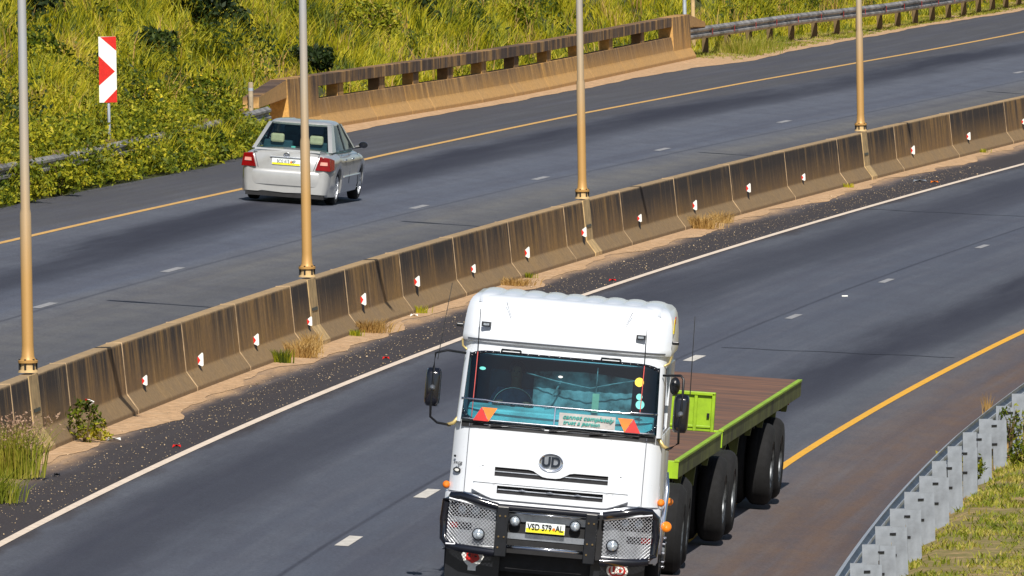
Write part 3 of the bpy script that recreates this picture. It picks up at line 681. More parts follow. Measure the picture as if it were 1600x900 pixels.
def tuft(name, loc, n, r, h, mat, lab, cat='grass tuft', group=None, seed=None, lean=.5, w_=(.008, .018)):
    t = empty(name, loc); B = rng.normal(size=(n, 3)) * np.array([r, r, 0]); hh = rng.uniform(.5, 1, n) * h
    phi = np.arctan2(B[:, 1], B[:, 0]) + rng.normal(size=n) * .6
    blades(B, hh, rng.uniform(*w_, n), hh * rng.uniform(.1, lean, n), mat, 'blade_clump', t, phi=phi)
    if seed:
        C = B[:n // 2] + np.stack([np.cos(phi[:n // 2]), np.sin(phi[:n // 2]), np.zeros(n // 2)], 1) * (hh[:n // 2] * .35)[:, None]; C[:, 2] += hh[:n // 2] * 1.05
        leaves(np.repeat(C, 3, 0) + rng.normal(size=(3 * len(C), 3)) * .03, rng.uniform(.012, .028, 3 * len(C)), seed, 'seed_heads', t)
    return tag(t, lab, cat, group)
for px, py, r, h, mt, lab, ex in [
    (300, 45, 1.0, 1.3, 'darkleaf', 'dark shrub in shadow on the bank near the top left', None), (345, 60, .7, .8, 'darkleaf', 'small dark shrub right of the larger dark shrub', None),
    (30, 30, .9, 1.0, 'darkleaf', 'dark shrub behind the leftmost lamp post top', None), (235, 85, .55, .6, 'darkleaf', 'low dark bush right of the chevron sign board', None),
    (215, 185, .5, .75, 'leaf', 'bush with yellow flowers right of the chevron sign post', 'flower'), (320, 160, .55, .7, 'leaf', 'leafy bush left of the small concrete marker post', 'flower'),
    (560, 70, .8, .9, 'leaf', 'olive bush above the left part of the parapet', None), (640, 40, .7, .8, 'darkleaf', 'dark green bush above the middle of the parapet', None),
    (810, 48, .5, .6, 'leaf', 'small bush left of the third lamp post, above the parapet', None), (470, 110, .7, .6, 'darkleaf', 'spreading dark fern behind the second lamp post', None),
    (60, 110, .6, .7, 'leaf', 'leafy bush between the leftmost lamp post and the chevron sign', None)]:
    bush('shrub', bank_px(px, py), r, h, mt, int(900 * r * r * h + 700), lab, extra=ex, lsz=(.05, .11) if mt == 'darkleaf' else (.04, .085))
for px, py, r, h, lab in [(40, 300, .42, .75, 'dark green bush at the far road edge beside the leftmost lamp post'), (95, 262, .4, .6, 'green bush over the buried guardrail below the sign'),
                          (330, 235, .4, .6, 'green bush at the road edge just left of the silver car'), (368, 205, .3, .4, 'small bush at the road edge behind the silver car')]:
    Y = solveY(px, 'raill', .25, .2, 240, 330)
    q = P('raill', Y, .25); bush('shrub', tuple(q), r, h, 'leaf', 900, lab, lsz=(.03, .07))
# weeds at the foot of the median barrier
def bar_pt(px, lat, z=0): Y = solveY(px, 'bar', lat, z, 140, 500); return tuple(P('bar', Y, lat, z))
bush('leafy_weed', bar_pt(133, .16), .24, .55, 'leaf', 420, 'leafy green weed growing at the foot of the barrier below the bent marker', 'weed', lsz=(.02, .05))
bush('leafy_weed', bar_pt(157, .28), .14, .16, 'leaf', 160, 'low green creeper at the right foot of the leafy weed', 'weed', lsz=(.015, .035))
tuft('grass_tuft', bar_pt(16, .22), 700, .16, .72, 'shortgrass', 'big green and brown seeding grass tuft against the barrier at the left edge', seed='seedhead', lean=.6)
tuft('grass_tuft', bar_pt(-12, .6), 400, .14, .42, 'shortgrass', 'low grass tuft at the left edge in front of the seeding tuft', lean=.9)
tuft('grass_tuft', bar_pt(440, .10), 260, .07, .22, 'grass', 'small bright green tuft at the barrier foot left of the second lamp post')
tuft('dry_grass', bar_pt(468, .14), 420, .13, .28, 'dry', 'dry brown grass clump at the barrier foot under the second lamp post', 'grass tuft', lean=1.3)
tuft('dry_grass', bar_pt(486, .12), 200, .06, .34, 'dry', 'upright dry grass beside the brown clump under the second lamp post', 'grass tuft')
tuft('dry_grass', bar_pt(575, .12), 420, .14, .22, 'dry', 'dry grass clump at the barrier foot left of the truck aerial', 'grass tuft', lean=1.4)
tuft('grass_tuft', bar_pt(556, .10), 90, .05, .12, 'grass', 'tiny green tuft beside the dry clump left of the truck')
tuft('grass_tuft', bar_pt(655, .05), 110, .06, .14, 'grass', 'tiny green tuft at the barrier foot just left of the truck roof')
tuft('dry_grass', bar_pt(800, .16), 320, .15, .16, 'dry', 'flat dry grass just above the truck roof', 'grass tuft', lean=1.4)
tuft('grass_tuft', bar_pt(826, .06), 90, .05, .12, 'grass', 'tiny green tuft above the truck roof')
tuft('dry_grass', bar_pt(1095, .14), 420, .17, .30, 'dry', 'dry bushy grass at the barrier foot between third and fourth lamp posts', 'grass tuft', lean=1.3)
tuft('dry_grass', bar_pt(1125, .12), 220, .12, .25, 'dry', 'thin dry grass right of the dry bushy clump', 'grass tuft', lean=1.2)
tuft('grass_tuft', bar_pt(1322, .05), 100, .07, .1, 'grass', 'tiny green tuft at the barrier foot left of the fourth lamp post')
tuft('grass_tuft', bar_pt(1535, .05), 100, .07, .1, 'grass', 'tiny green tuft at the barrier foot near the right edge')
Yp = 409.; tuft('grass_tuft', tuple(P('railr', Yp, .5)), 500, .35, .55, 'shortgrass', 'brown and green grass clump beside the right end of the parapet', lean=.7)
Yp = 415.; tuft('grass_tuft', tuple(P('railr', Yp, .45)), 300, .3, .38, 'shortgrass', 'lower grass clump just right of the one by the parapet end', lean=.7)
for px, py, h, lab in [(1522, 745, .32, 'leafy weed growing among the guardrail posts at the right'), (1580, 690, .5, 'tallest leafy weed behind the guardrail at the right edge'), (1592, 725, .36, 'weed at the right edge below the tallest one'), (1480, 740, .35, 'small weed between two guardrail posts'), (1460, 800, .3, 'low weed in front of the guardrail posts')]:
    p = at(px, py, .32); bush('leafy_weed', (p[0], p[1], p[2] - .04), .22 if h > .4 else .14, h, 'leaf', 260, lab, 'weed', lsz=(.02, .045))
p = at(1543, 655); tuft('dry_grass', tuple(p), 40, .03, .4, 'dry', 'thin dry stalks poking up at the road side of the guardrail', 'grass tuft', lean=.3)

# loose chips and gravel on the near shoulder
n = 3800; Y = rng.uniform(172, 330, n); o_ = np.clip(rng.normal(.92, .33, n), .3, 1.42); X = XL(Y) + o_; s = rng.uniform(.003, .011, n) * (1 + (rng.random(n) > .95) * 1.2)
C = np.stack([X, Y, gz(X) + .008 + s * .4], 1); D = np.array([(1, 0, 0), (0, 1, 0), (-1, 0, 0), (0, -1, 0), (0, 0, .7), (0, 0, -.7)], float)
V = (C[:, None, :] + D[None] * s[:, None, None] * rng.uniform(.6, 1.3, (n, 6, 1))).reshape(-1, 3); i = np.arange(n)[:, None] * 6
F = np.concatenate([i + np.array([t]) for t in ((0, 1, 4), (1, 2, 4), (2, 3, 4), (3, 0, 4), (1, 0, 5), (2, 1, 5), (3, 2, 5), (0, 3, 5))])
o = big_mesh('gravel', V, F, 'pebble'); tag(o, 'pale stone chips scattered on the dark shoulder', 'gravel', kind='stuff')
def scrap(px, py, mat, sz, lab, cat='litter'):
    p = at(px, py); mb = MB(); a = sz
    mb.add([(-a, -a * .8, .01), (0, -a, .05), (a, -a * .5, .012), (a * .9, a * .7, .04), (0, a, .012), (-a * .8, a * .6, .045), (0, 0, .03)], [(0, 1, 6), (1, 2, 6), (2, 3, 6), (3, 4, 6), (4, 5, 6), (5, 0, 6)])
    o = mb.build('litter', mat, None, solid=.004); o.location = p; tag(o, lab, cat)
scrap(178, 689, 'whiteplain', .09, 'crumpled white paper scrap beside the leafy weed'); scrap(276, 700, 'red', .055, 'small red scrap on the dark shoulder near the white line, left')
scrap(603, 562, 'red', .05, 'small red scrap on the shoulder left of the truck aerial'); scrap(957, 440, 'red', .06, 'red scrap by the white line right of the truck roof')
scrap(1437, 284, 'galvlight', .14, 'crushed silver can on the shoulder near the right'); scrap(1460, 286, 'orange', .08, 'orange scrap right of the crushed silver can')
scrap(89, 745, 'black', .04, 'black lump at the sand edge left of the leafy weed'); scrap(647, 495, 'whiteplain', .06, 'white scrap on the sand left of the truck roof')

# ------------------------------------------------------------------ chevron sign and marker posts
Ys_ = solveY(170, 'raill', -.35, .75, 240, 330); sp = P('raill', Ys_, -.35)
sg = empty('chevron_sign', sp, (0, 0, .03)); tag(sg, 'tall red and white chevron sign board standing in the grass at the left', 'road sign')
zt = 0; ytop = 57; sc = FPX / Ys_; ybase = proj(sp)[1]
ztop = (ybase - 57) / sc; zbot = (ybase - 160) / sc; hwid = .165
MB().tube([(.02, .03, -.3), (.0, .03, ztop - .1)], .03, 10).build('post', 'galv', sg, True)
bd = MB().box(-hwid, hwid, -.012, 0, zbot, ztop).build('board', 'whiteplain', sg)
H_ = ztop - zbot
def zz(f): return ztop - f * H_
r = MB(); yq = -.016
for pts in ([(-.13 * 1, zz(.005)), (hwid, zz(.0)), (hwid, zz(.215))], [(-hwid, zz(.29)), (.135, zz(.53)), (-hwid, zz(.74))], [(hwid, zz(.80)), (hwid, zz(1)), (-.08, zz(1))]):
    r.prism([(x, yq, z) for x, z in pts], (0, .003, 0))
r.build('red_chevron', 'red', bd)
def mpost(px, z1, key, lat, lab, rr, mat, z0=-.2):
    Y = solveY(px, key, lat, .8, 240, 480); t = empty('marker_post', P(key, Y, lat)); MB().lathe([(rr, z0), (rr, z1), (rr * .8, z1 + .02), (0, z1 + .02)], n=12).build('shaft', mat, t, True, auto=40)
    MB().lathe([(rr * 1.08, z1 - .16), (rr * 1.08, z1 - .10)], n=12).build('collar', 'galv', t); return tag(t, lab, 'post')
mpost(392, 1.12, 'raill', -.45, 'short grey concrete marker post by the left end of the parapet', .05, 'postgrey')
mpost(1083, 1.65, 'par', -1.0, 'short tan marker post behind the right end of the parapet', .055, 'pilaster')
mpost(1070, 3.2, 'par', -.95, 'thin blue grey pole behind the right end of the parapet', .05, 'galv')

# ================================================================== the white tractor unit
def YF(z): return float(np.interp(z, [.3, 1.05, 1.83, 1.90, 2.63, 2.72], [0, 0, .03, .07, .25, .26]))
def YS_(x, z): return YF(z) + .035 * (x / 1.1) ** 2 + .20 * (abs(x) / 1.19) ** 12
def patch(x0, x1, zb, zt, d, nx=16, nz=4, skirt=.03, xs=None):
    xs = list(np.linspace(x0, x1, nx + 1)) if xs is None else xs; nx = len(xs) - 1
    zb = zb if callable(zb) else (lambda x, v=zb: v); zt = zt if callable(zt) else (lambda x, v=zt: v); mb = MB(); G = []
    for x in xs:
        a, b = zb(x), zt(x)
        G.append([(x, YS_(x, a + (b - a) * j / nz) - d, a + (b - a) * j / nz) for j in range(nz + 1)])
    V = [p for c in G for p in c]; m = nz + 1
    F = [(i * m + j, (i + 1) * m + j, (i + 1) * m + j + 1, i * m + j + 1) for i in range(nx) for j in range(nz)]
    mb.add(V, F)
    rim = [i * m for i in range(nx + 1)] + [nx * m + j for j in range(1, m)] + [i * m + nz for i in range(nx - 1, -1, -1)] + [j for j in range(nz - 1, 0, -1)]
    R = [V[i] for i in rim]; back = [(x, y + skirt, z) for x, y, z in R]; n = len(R)
    mb.add(R + back, [(i, (i + 1) % n, n + (i + 1) % n, n + i) for i in range(n)]); return mb
def onf(x, z, d=0): return (x, YS_(x, z) - d, z)
TX = .30; TY = 173.3
tr = empty('truck_tractor', (TX, TY, float(gz(TX))), (0, .100, -.055))
tag(tr, 'white high roofed truck tractor with black bull bar driving towards the viewer', 'truck')
def wz(z): return float(np.interp(z, [.42, 1.0, 1.1, 1.83, 1.95], [1.18, 1.19, 1.165, 1.155, 1.14]))
def sect(z, w_, back, yo=0, inset=0):
    xs = [-w_ * math.cos(PI * k / 28) ** 1 if False else w_ * math.sin(-PI / 2 + PI * k / 28) for k in range(29)]
    f = [(x, YS_(x * 1.19 / w_, z) + yo, z) for x in xs]
    return f + [(w_, back, z), (-w_, back, z)]
cab = MB().ring([sect(z, wz(z), 2.15) for z in (.78, 1.0, 1.075, 1.085, 1.3, 1.55, 1.75, 1.80, 1.83, 1.86)]).build('cab_shell', 'white', tr, True, auto=40)
# corner panels flare over the doors; shut lines
sm = MB()
for s in (-1, 1):
    m2 = patch(s * .985 - .004, s * .985 + .004, 1.06, 1.83, .003, 1, 8, .004); sm.add(m2.v, m2.f)
m2 = patch(-1.17, 1.17, 1.055, 1.067, .004, 30, 1, .004); sm.add(m2.v, m2.f); sm.build('shut_line', 'seam', cab)
# upper cab
up = MB(); 
up.ring([sect(z, 1.12, 2.15) for z in (2.60, 2.66, 2.72)])
for s in (-1, 1):
    L = []
    for z in (1.84, 2.1, 2.35, 2.62):
        x = s * float(np.interp(z, [1.84, 2.62], [1.145, 1.115])); y = YF(z) + .13
        L.append([(x, y + .02, z), (x - s * .02, y - .06, z), (x - s * .055, y - .095, z), (x - s * .06, y - .03, z), (x - s * .03, y + .10, z), (x, y + .12, z)])
    up.ring(L)
    up.box(min(s * 1.145, s * 1.09), max(s * 1.145, s * 1.09), 1.25, 2.15, 1.84, 2.62)
    up.box(min(s * 1.145, s * 1.10), max(s * 1.145, s * 1.10), .3, 1.25, 1.84, 1.90)
up.box(-1.13, 1.13, 2.12, 2.15, 1.84, 2.62); up.build('cab_upper', 'white', tr, True, auto=35)
# interior
MB().box(-1.08, 1.08, 1.28, 1.30, 1.85, 2.6).box(-1.08, 1.08, .3, 1.3, 1.84, 1.865).box(-1.08, 1.08, .45, 1.3, 2.57, 2.6).build('cab_lining', 'inside', tr)
MB().ring([[(-1.03, .20, 1.865), (1.03, .20, 1.865), (1.03, .62, 1.865), (-1.03, .62, 1.865)], [(-1.03, .22, 2.0), (1.03, .22, 2.0), (1.03, .60, 2.04), (-1.03, .60, 2.04)]]).build('dashboard', 'tealdash', tr, bevel=.02)
for s in (-1, 1):
    st = MB().box(s * .6 - .25, s * .6 + .25, .95, 1.08, 1.9, 2.42).build('seat', 'inside', tr, bevel=.04)
# swagged curtain behind the screen
cv = MB(); n1, n2 = 44, 9
for i in range(n1 + 1):
    u = i / n1; x = -.34 + 1.10 * u
    for j in range(n2 + 1):
        v = j / n2; top = 2.47 - .10 * abs(u - .5) ** 1.5; bot = 1.93
        z = bot + (top - bot) * v; cv.v.append((x, .60 + .007 * math.sin(u * 60 + v * 3) * (1.1 - v * .5), z))
m = n2 + 1
for i in range(n1):
    for j in range(n2): cv.f.append((i * m + j, (i + 1) * m + j, (i + 1) * m + j + 1, i * m + j + 1))
cv.build('curtain', 'curtain', tr, True)
MB().tube([(-.42, .45, 2.42), (-.1, .42, 2.36), (.3, .41, 2.31), (.55, .40, 2.38), (.80, .38, 2.44)], .007, 5).build('string', 'curtain', tr)
MB().tube([(-.20, .5, 2.0), (-.03, .46, 2.36)], .010, 5).build('screen_crack', 'curtain', tr)
MB().tube([(-.55 + .22 * math.cos(a), .52 + .10 * math.sin(a), 2.04 + .19 * math.sin(a)) for a in np.linspace(0, 2 * PI, 29)], .013, 6, False).tube([(-.55, .52, 2.04), (-.55, .40, 1.9)], .03, 6).tube([(-.76, .52, 2.04), (-.34, .52, 2.04)], .012, 5).build('steering_wheel', 'black', tr, True)
# windscreen with black seal
def wr(x): return .0
xs = [1.075 * math.sin(-PI / 2 + PI * k / 28) for k in range(29)]
def wtop(x): return 2.615 - .10 * (abs(x) / 1.075) ** 14
def wbot(x): return 1.865 + .12 * (abs(x) / 1.075) ** 14
g1 = patch(0, 0, wbot, wtop, .004, nz=8, skirt=.02, xs=xs); ws = g1.build('windscreen', 'glass', tr, True, auto=30)
xo = [1.105 * math.sin(-PI / 2 + PI * k / 28) for k in range(29)]
mb = MB()
for k in range(28):
    for fa, fb, e in ((wtop, lambda x: wtop(x / 1.026) + .026, 1), (wbot, lambda x: wbot(x / 1.026) - .03, -1)):
        a, b = xs[k], xs[k + 1]; A_, B_ = xo[k], xo[k + 1]
        mb.add([onf(a, fa(a), .008), onf(b, fa(b), .008), onf(B_, fb(B_), .006), onf(A_, fb(A_), .006)], [(0, 1, 2, 3)])
for s in (-1, 1):
    x, X_ = s * 1.075, s * 1.105
    for j in range(6):
        z0 = wbot(x) + (wtop(x) - wbot(x)) * j / 6; z1 = wbot(x) + (wtop(x) - wbot(x)) * (j + 1) / 6
        mb.add([onf(x, z0, .008), onf(x, z1, .008), onf(X_, z1, .006), onf(X_, z0, .006)], [(0, 1, 2, 3)])
mb.build('window_seal', 'blackgloss', tr, True, solid=.006)
m2 = patch(-1.08, 1.08, 1.79, 1.868, .008, 20, 1, .02); m2.build('cowl', 'chassis', tr)
for x0, x1 in ((-.75, -.15), (-.10, .5), (.35, .9)):
    MB().tube([onf(x0, 1.825, .03), onf((x0 + x1) / 2, 1.85, .035), onf(x1, 1.84, .03)], .009, 5).build('wiper', 'black', tr)
# clear stone guard across the lower screen
sgd = patch(-1.075, 1.065, 1.885, 2.095, .065, 24, 2, .0).build('stone_guard', 'shield', tr, True)
MB().tube([onf(x, 2.10 - (0.012 if abs(x) < .8 else 0), .072) for x in np.linspace(-1.10, 1.08, 25)], .011, 6).build('chrome_bar', 'chrome', sgd, True)
MB().tube([onf(x, 1.882, .068) for x in np.linspace(-1.07, 1.06, 25)], .009, 6).build('lower_bar', 'steel', sgd, True)
for x in (-.05,): MB().tube([onf(x, 1.885, .07), onf(x, 2.09, .075)], .010, 5).build('clip', 'chrome', sgd)
card = patch(.0, .625, 1.892, 2.035, .075, 6, 1, .004).build('message_card', 'card', tr)
def on_front(x, z, d, tilt=0): return Matrix.Translation(onf(x, z, d)) @ Matrix.Rotation(tilt, 4, 'Y') @ Matrix.Rotation(math.radians(-7), 4, 'X') @ FACE
text('writing', 'cannot completely', .072, 'tealink', card, on_front(.32, 1.995, .092), .002, .35, .0012, 1.05)
text('writing', 'trust a person', .068, 'tealink', card, on_front(.25, 1.935, .092), .002, .35, .0012, 1.05)
def tri(x, z, s, mat, upw, nm='warning_triangle'):
    a, h = s * .085, .075
    pts = [(x - a, z - h), (x + a, z - h), (x, z + h)] if upw else [(x - a, z + h), (x, z - h), (x + a, z + h)]
    return MB().prism([onf(px, pz, .088) for px, pz in pts], (0, .006, 0)).build(nm, mat, tr)
tri(-.865, 1.945, 1, 'redref', True); tri(-.775, 1.945, 1, 'orange', False)
tri(.735, 1.955, 1, 'orange', False); tri(.825, 1.955, 1, 'redref', True)
# things seen on the screen
def disc(x, z, r, mat, nm, d=.012, rz=None, n=20, th=.004):
    rz = rz or r; return MB().prism([onf(x + r * math.cos(2 * PI * k / n), z + rz * math.sin(2 * PI * k / n), d) for k in range(n)], (0, th, 0)).build(nm, mat, tr)
disc(.845, 2.435, .05, 'yellow', 'round_sticker'); disc(.86, 2.275, .035, 'teal', 'round_sticker'); disc(.875, 2.19, .048, 'teal', 'round_sticker')
disc(-.90, 2.44, .035, 'teal', 'small_sticker', rz=.018); disc(-.03, 2.42, .025, 'whiteplain', 'small_sticker', rz=.012)
o = MB().box(.335, .41, .33, .345, 2.05, 2.26).build('hanging_tag', 'cream', tr); MB().tube([(.37, .34, 2.25), (.37, .345, 2.55)], .006, 5).build('cord', 'curtain', o)
for x in (-.60, .51):
    hb = MB().tube([onf(x - .105, 2.655, .0), onf(x - .105, 2.665, .05), onf(x + .105, 2.665, .05), onf(x + .105, 2.655, .0)], .013, 6).build('grab_handle', 'black', tr, True)
for s, x in ((-1, -.90), (1, .82)):
    mk_ = MB().ring([[(x + a * .055, YS_(x, 2.93) - .045, 2.93 + b * .028) for a, b in ((-1, -1), (1, -1), (1, 1), (-1, 1))], [(x + a * .045, YS_(x, 2.93) - .075, 2.93 + b * .02) for a, b in ((-1, -1), (1, -1), (1, 1), (-1, 1))]]).build('marker_lamp', 'black', tr)
    MB().box(x - .032, x + .032, YS_(x, 2.93) - .08, YS_(x, 2.93) - .074, 2.918, 2.942).build('lens', 'lampglass', mk_)
# roof deflector
DZ = [(2.72, 1.125, .235), (2.735, 1.158, .215), (2.77, 1.165, .205), (2.81, 1.162, .215), (2.95, 1.155, .265), (3.08, 1.14, .33), (3.15, 1.125, .39), (3.20, 1.10, .46), (3.235, 1.06, .54), (3.25, .98, .66)]
L = []
for z, w_, yf in DZ:
    ring = []; c = .16
    for k in range(33):
        a = -1 + 2 * k / 32; x = w_ * math.copysign(abs(math.sin(a * PI / 2)), a)
        ring.append((x, yf + .05 * (x / w_) ** 2 + .22 * abs(x / w_) ** 10, z))
    ring += [(w_, 2.15 - max(0, 1.17 - w_), z), (-w_, 2.15 - max(0, 1.17 - w_), z)]; L.append(ring)
dfl = MB(); dfl.ring(L)
for k in range(9):
    x = -.90 + k * .225; LL = []
    for y, q, zb in ((.50, .0, 3.17), (.62, .5, 3.222), (.78, .9, 3.24), (1.9, 1, 3.243), (2.08, .3, 3.243)):
        LL.append([(x + .114 * math.cos(a), y, zb - .006 + .034 * q * math.sin(a)) for a in [PI * j / 8 for j in range(9)]])
    dfl.ring(LL, True, True)
dfl = dfl.build('roof_deflector', 'white', tr, True, auto=38)
m2 = MB()
m2.tube([(x, .205 + .05 * (x / 1.165) ** 2 + .22 * abs(x / 1.165) ** 10 - .006, 2.762) for x in np.linspace(-1.10, 1.10, 31)], .006, 5); m2.build('shadow_gap', 'seam', dfl)
for s in (-1, 1):
    for q in ((.15, .14), (.2, .1)): pass
    MB().tube([(s * .70, .36 - .03, 3.19), (s * .665, .31, 3.10), (s * .63, .27, 3.03)], .004, 4).build('crease', 'seam', dfl)
    MB().box(min(s * 1.16, s * 1.24), max(s * 1.16, s * 1.24), .40, .46, 2.87, 2.91).build('side_marker', 'black', dfl, bevel=.01)
MB().box(1.158, 1.164, .62, .86, 2.98, 3.14).build('yellow_decal', 'yellow', dfl); MB().box(1.158, 1.166, .80, .92, 3.08, 3.16).build('red_decal', 'redref', dfl)
# brass side loops where header meets deflector
for s in (-1, 1): MB().tube([(s * 1.10, .34, 2.63), (s * 1.15, .42, 2.66), (s * 1.165, .5, 2.73)], .012, 6).build('trim_strip', 'gold', tr, True)
# side windows
for s in (-1, 1):
    MB().add([(s * 1.13, .42, 1.92), (s * 1.13, 1.22, 1.92), (s * 1.12, 1.22, 2.58), (s * 1.12, .52, 2.58)], [(0, 1, 2, 3)]).build('side_window', 'glass', tr)
# front panel mouldings and grille
def dip(x, c=-.03, w_=.17): return math.exp(-((x - c) / w_) ** 4)
GX = -.03
def g1t(x): return 1.375 - .075 * dip(x)
def g1b(x): return 1.275
def s1t(x): return 1.415 - .065 * dip(x, GX, .22) - .10 * (abs(x - GX) / .86) ** 10
mo = MB()
for a in (patch(-.89, .83, g1t, s1t, .028, 34, 2, .03), patch(-.89, .83, lambda x: 1.195, g1b, .028, 34, 2, .03),
          patch(-.89, -.66, g1b, lambda x: min(1.375, s1t(x)), .0275, 6, 2, .03), patch(.60, .83, g1b, lambda x: min(1.375, s1t(x)), .0275, 6, 2, .03)): mo.add(a.v, a.f)
mo.build('upper_moulding', 'white', cab, True, auto=30)
patch(-.67, .61, g1b, g1t, .004, 24, 2, .004).build('upper_grille', 'chassis', cab)
MB().tube([onf(x, 1.325, .012) for x in np.linspace(-.66, .60, 15)], .006, 5).build('grille_slat', 'steel', cab)
def s2b(x): return 1.02 + .09 * max(0, (abs(x - GX) - .62) / .24) ** 1.2
def s2t(x): return 1.182
mo = MB()
for a in (patch(-.90, .84, s2b, lambda x: max(1.085, s2b(x) + .005), .045, 30, 2, .05), patch(-.88, .82, lambda x: 1.172, lambda x: 1.186, .044, 24, 1, .04),
          patch(-.89, -.62, lambda x: max(1.085, s2b(x)), 1.18, .044, 6, 2, .05), patch(.56, .83, lambda x: max(1.085, s2b(x)), 1.18, .044, 6, 2, .05)): mo.add(a.v, a.f)
mo.build('lower_moulding', 'white', cab, True, auto=30)
patch(-.63, .57, 1.085, 1.172, .006, 20, 1, .004).build('lower_grille', 'chassis', cab)
sl_ = MB().tube([onf(x, 1.13, .016) for x in np.linspace(-.61, .55, 15)], .006, 5)
for x in (-.34, -.03, .28): sl_.tube([onf(x - .04, 1.132, .02), onf(x, 1.137, .026), onf(x + .04, 1.132, .02)], [.006, .014, .006], 6)
sl_.build('grille_slat', 'steel', cab)
sh = MB()
a = patch(-.895, .835, lambda x: s2b(x) - .012, lambda x: s2b(x) - .001, .040, 30, 1, .03); sh.add(a.v, a.f)
sh.build('moulding_gap', 'seam', cab)
# emblem
em = MB(); cx, cz = -.045, 1.475; em.ring([[(cx + r * 1.0 * math.cos(2 * PI * k / 28), YS_(cx, cz) - d, cz + r * .74 * math.sin(2 * PI * k / 28)) for k in range(28)] for r, d in ((.120, .004), (.138, .018), (.132, .028), (.118, .024), (.116, .012))], True, False)
em = em.build('emblem_ring', 'chrome', tr, True, auto=50)
disc(cx, cz, .118, 'steel', 'emblem_plate', .010, rz=.087).parent = tr
text('emblem_letters', 'UD', .15, 'blackgloss', em, on_front(cx, cz, .022), .006, 0, .006, .95)
text('door_decal', 'FREE', .045, 'black', cab, Matrix.Translation((-1.08, YS_(-1.08, 1.36) - .02, 1.375)) @ FACE @ Matrix.Rotation(.0, 4, 'Y'), .002, .1, .001)
disc(-1.085, 1.30, .045, 'black', 'decal', .012, rz=.03).parent = cab; disc(-1.085, 1.30, .026, 'whiteplain', 'decal', .016, rz=.016); disc(-1.12, 1.45, .014, 'black', 'decal', .012)
# bumper
bw = MB()
bw.ring([[(x, YS_(x, .5) - dy, z) for x in [1.2 * math.sin(-PI / 2 + PI * k / 28) for k in range(29)]] + [(1.2, .55, z), (-1.2, .55, z)] for z, dy in ((.44, -.01), (.47, .02), (.78, .035), (1.0, .03), (1.045, .0), (1.05, -.03))])
bp = bw.build('bumper', 'white', tr, True, auto=40)
BC = 0.0
patch(-.62, .60, .44, .945, .040, 10, 2, .01).build('bumper_centre', 'chassis', bp)
patch(-.50, .45, .795, .925, .050, 10, 1, .01).build('step_panel', 'steel', bp)
patch(-.50, .45, .60, .665, .050, 10, 1, .01).build('step_panel', 'steel', bp)
for s in (-1, 1):
    gx0, gx1 = sorted((s * .60, s * 1.14)); patch(gx0, gx1, .49, .96, .0415, 8, 2, .005).build('lamp_housing', 'housing', bp)
    def ht(x, s=s): u = (abs(x) - .66) / .46; return .895 + .085 * math.sqrt(max(0, u)) if u > 0 else .895
    def hb_(x): u = (abs(x) - .66) / .46; return .885 - .095 * min(1, max(0, u) * 4) ** .5
    xs_ = sorted([s * v for v in np.linspace(.66, 1.12, 12)])
    hl = patch(0, 0, hb_, ht, .045, nz=3, skirt=.01, xs=xs_).build('headlight', 'lampdark', bp, True, auto=40)
    for q, rr in ((.98, .05), (.83, .045)): MB().lathe([(0, -.012), (rr * .7, -.010), (rr, 0), (rr, .02)], onf(s * q, .87, .048), 'y', 16).build('lamp_bowl', 'lampglass', hl, True)
    xs2 = sorted([s * .86, s * 1.12]); a = patch(*xs2, .655, .735, .046, 4, 1, .01); sgl = a.build('indicator', 'lampdark', bp)
    xs3 = sorted([s * 1.02, s * 1.115]); patch(*xs3, .665, .725, .052, 3, 1, .006).build('red_reflector', 'redlamp', sgl)
def lamp(x, z, r, y, nm, par_):
    h = MB().lathe([(0, .07), (r * .8, .06), (r * 1.08, .0), (r * 1.08, -.02), (r, -.025)], (x, y, z), 'y', 20).build(nm, 'blackgloss', par_, True, auto=40)
    MB().lathe([(r * .98, -.020), (r * .8, -.034), (r * .4, -.042), (0, -.044)], (x, y, z), 'y', 20).build('lens', 'lampglass', h, True); return h
lamp(-.385, .80, .058, -.10, 'spotlight', bp); lamp(.285, .80, .058, -.10, 'spotlight', bp); lamp(-.775, .625, .066, -.155, 'fog_lamp', bp); lamp(.715, .625, .066, -.155, 'fog_lamp', bp)
np_ = MB().box(-.26, .175, -.125, -.117, .69, .805).build('number_plate', 'platewhite', tr, bevel=.004)
MB().box(-.255, .17, -.128, -.1255, .693, .740).build('yellow_band', 'plateyel', np_)
text('plate_writing', 'VSD 579  AL', .096, 'black', np_, Matrix.Translation((-.042, -.131, .752)) @ FACE, .002, 0, .002, .78)
disc(.0, 0, .001, 'amber', 'plate_badge'); bpy.data.objects.remove(bpy.data.objects['plate_badge'])
MB().lathe([(.017, 0), (.017, -.004), (0, -.004)], (.052, -.129, .745), 'y', 12).build('plate_badge', 'amber', np_)
# bull bar
YB = -.15
bb = MB()
for s in (-1, 1):
    o_, i_ = s * 1.165, s * .585
    yb2 = YB + .16
    bb.tube([(i_, YB, .945), (s * .78, YB, .985), (s * 1.00, YB + .03, 1.035), (s * 1.10, YB + .08, 1.02), (s * 1.165, yb2, .96), (s * 1.18, yb2 + .02, .75), (s * 1.165, yb2, .54), (s * 1.10, YB + .08, .475), (s * .95, YB + .02, .455), (i_, YB, .435)], .046, 12)
bb.tube([(-.6, YB, .945), (.55, YB, .945)], .038, 10)
bbo = bb.build('bull_bar', 'blackgloss', tr, True, auto=50)
bt = MB()
for s in (-1, 1):
    bt.tube([(s * .62, YB - .01, .985), (s * .78, YB - .016, 1.025), (s * .98, YB + .01, 1.078)], .009, 6)
bt.tube([(-.5, YB, .895), (.45, YB, .895)], .012, 6).tube([(-.5, YB, .515), (.45, YB, .515)], .020, 8)
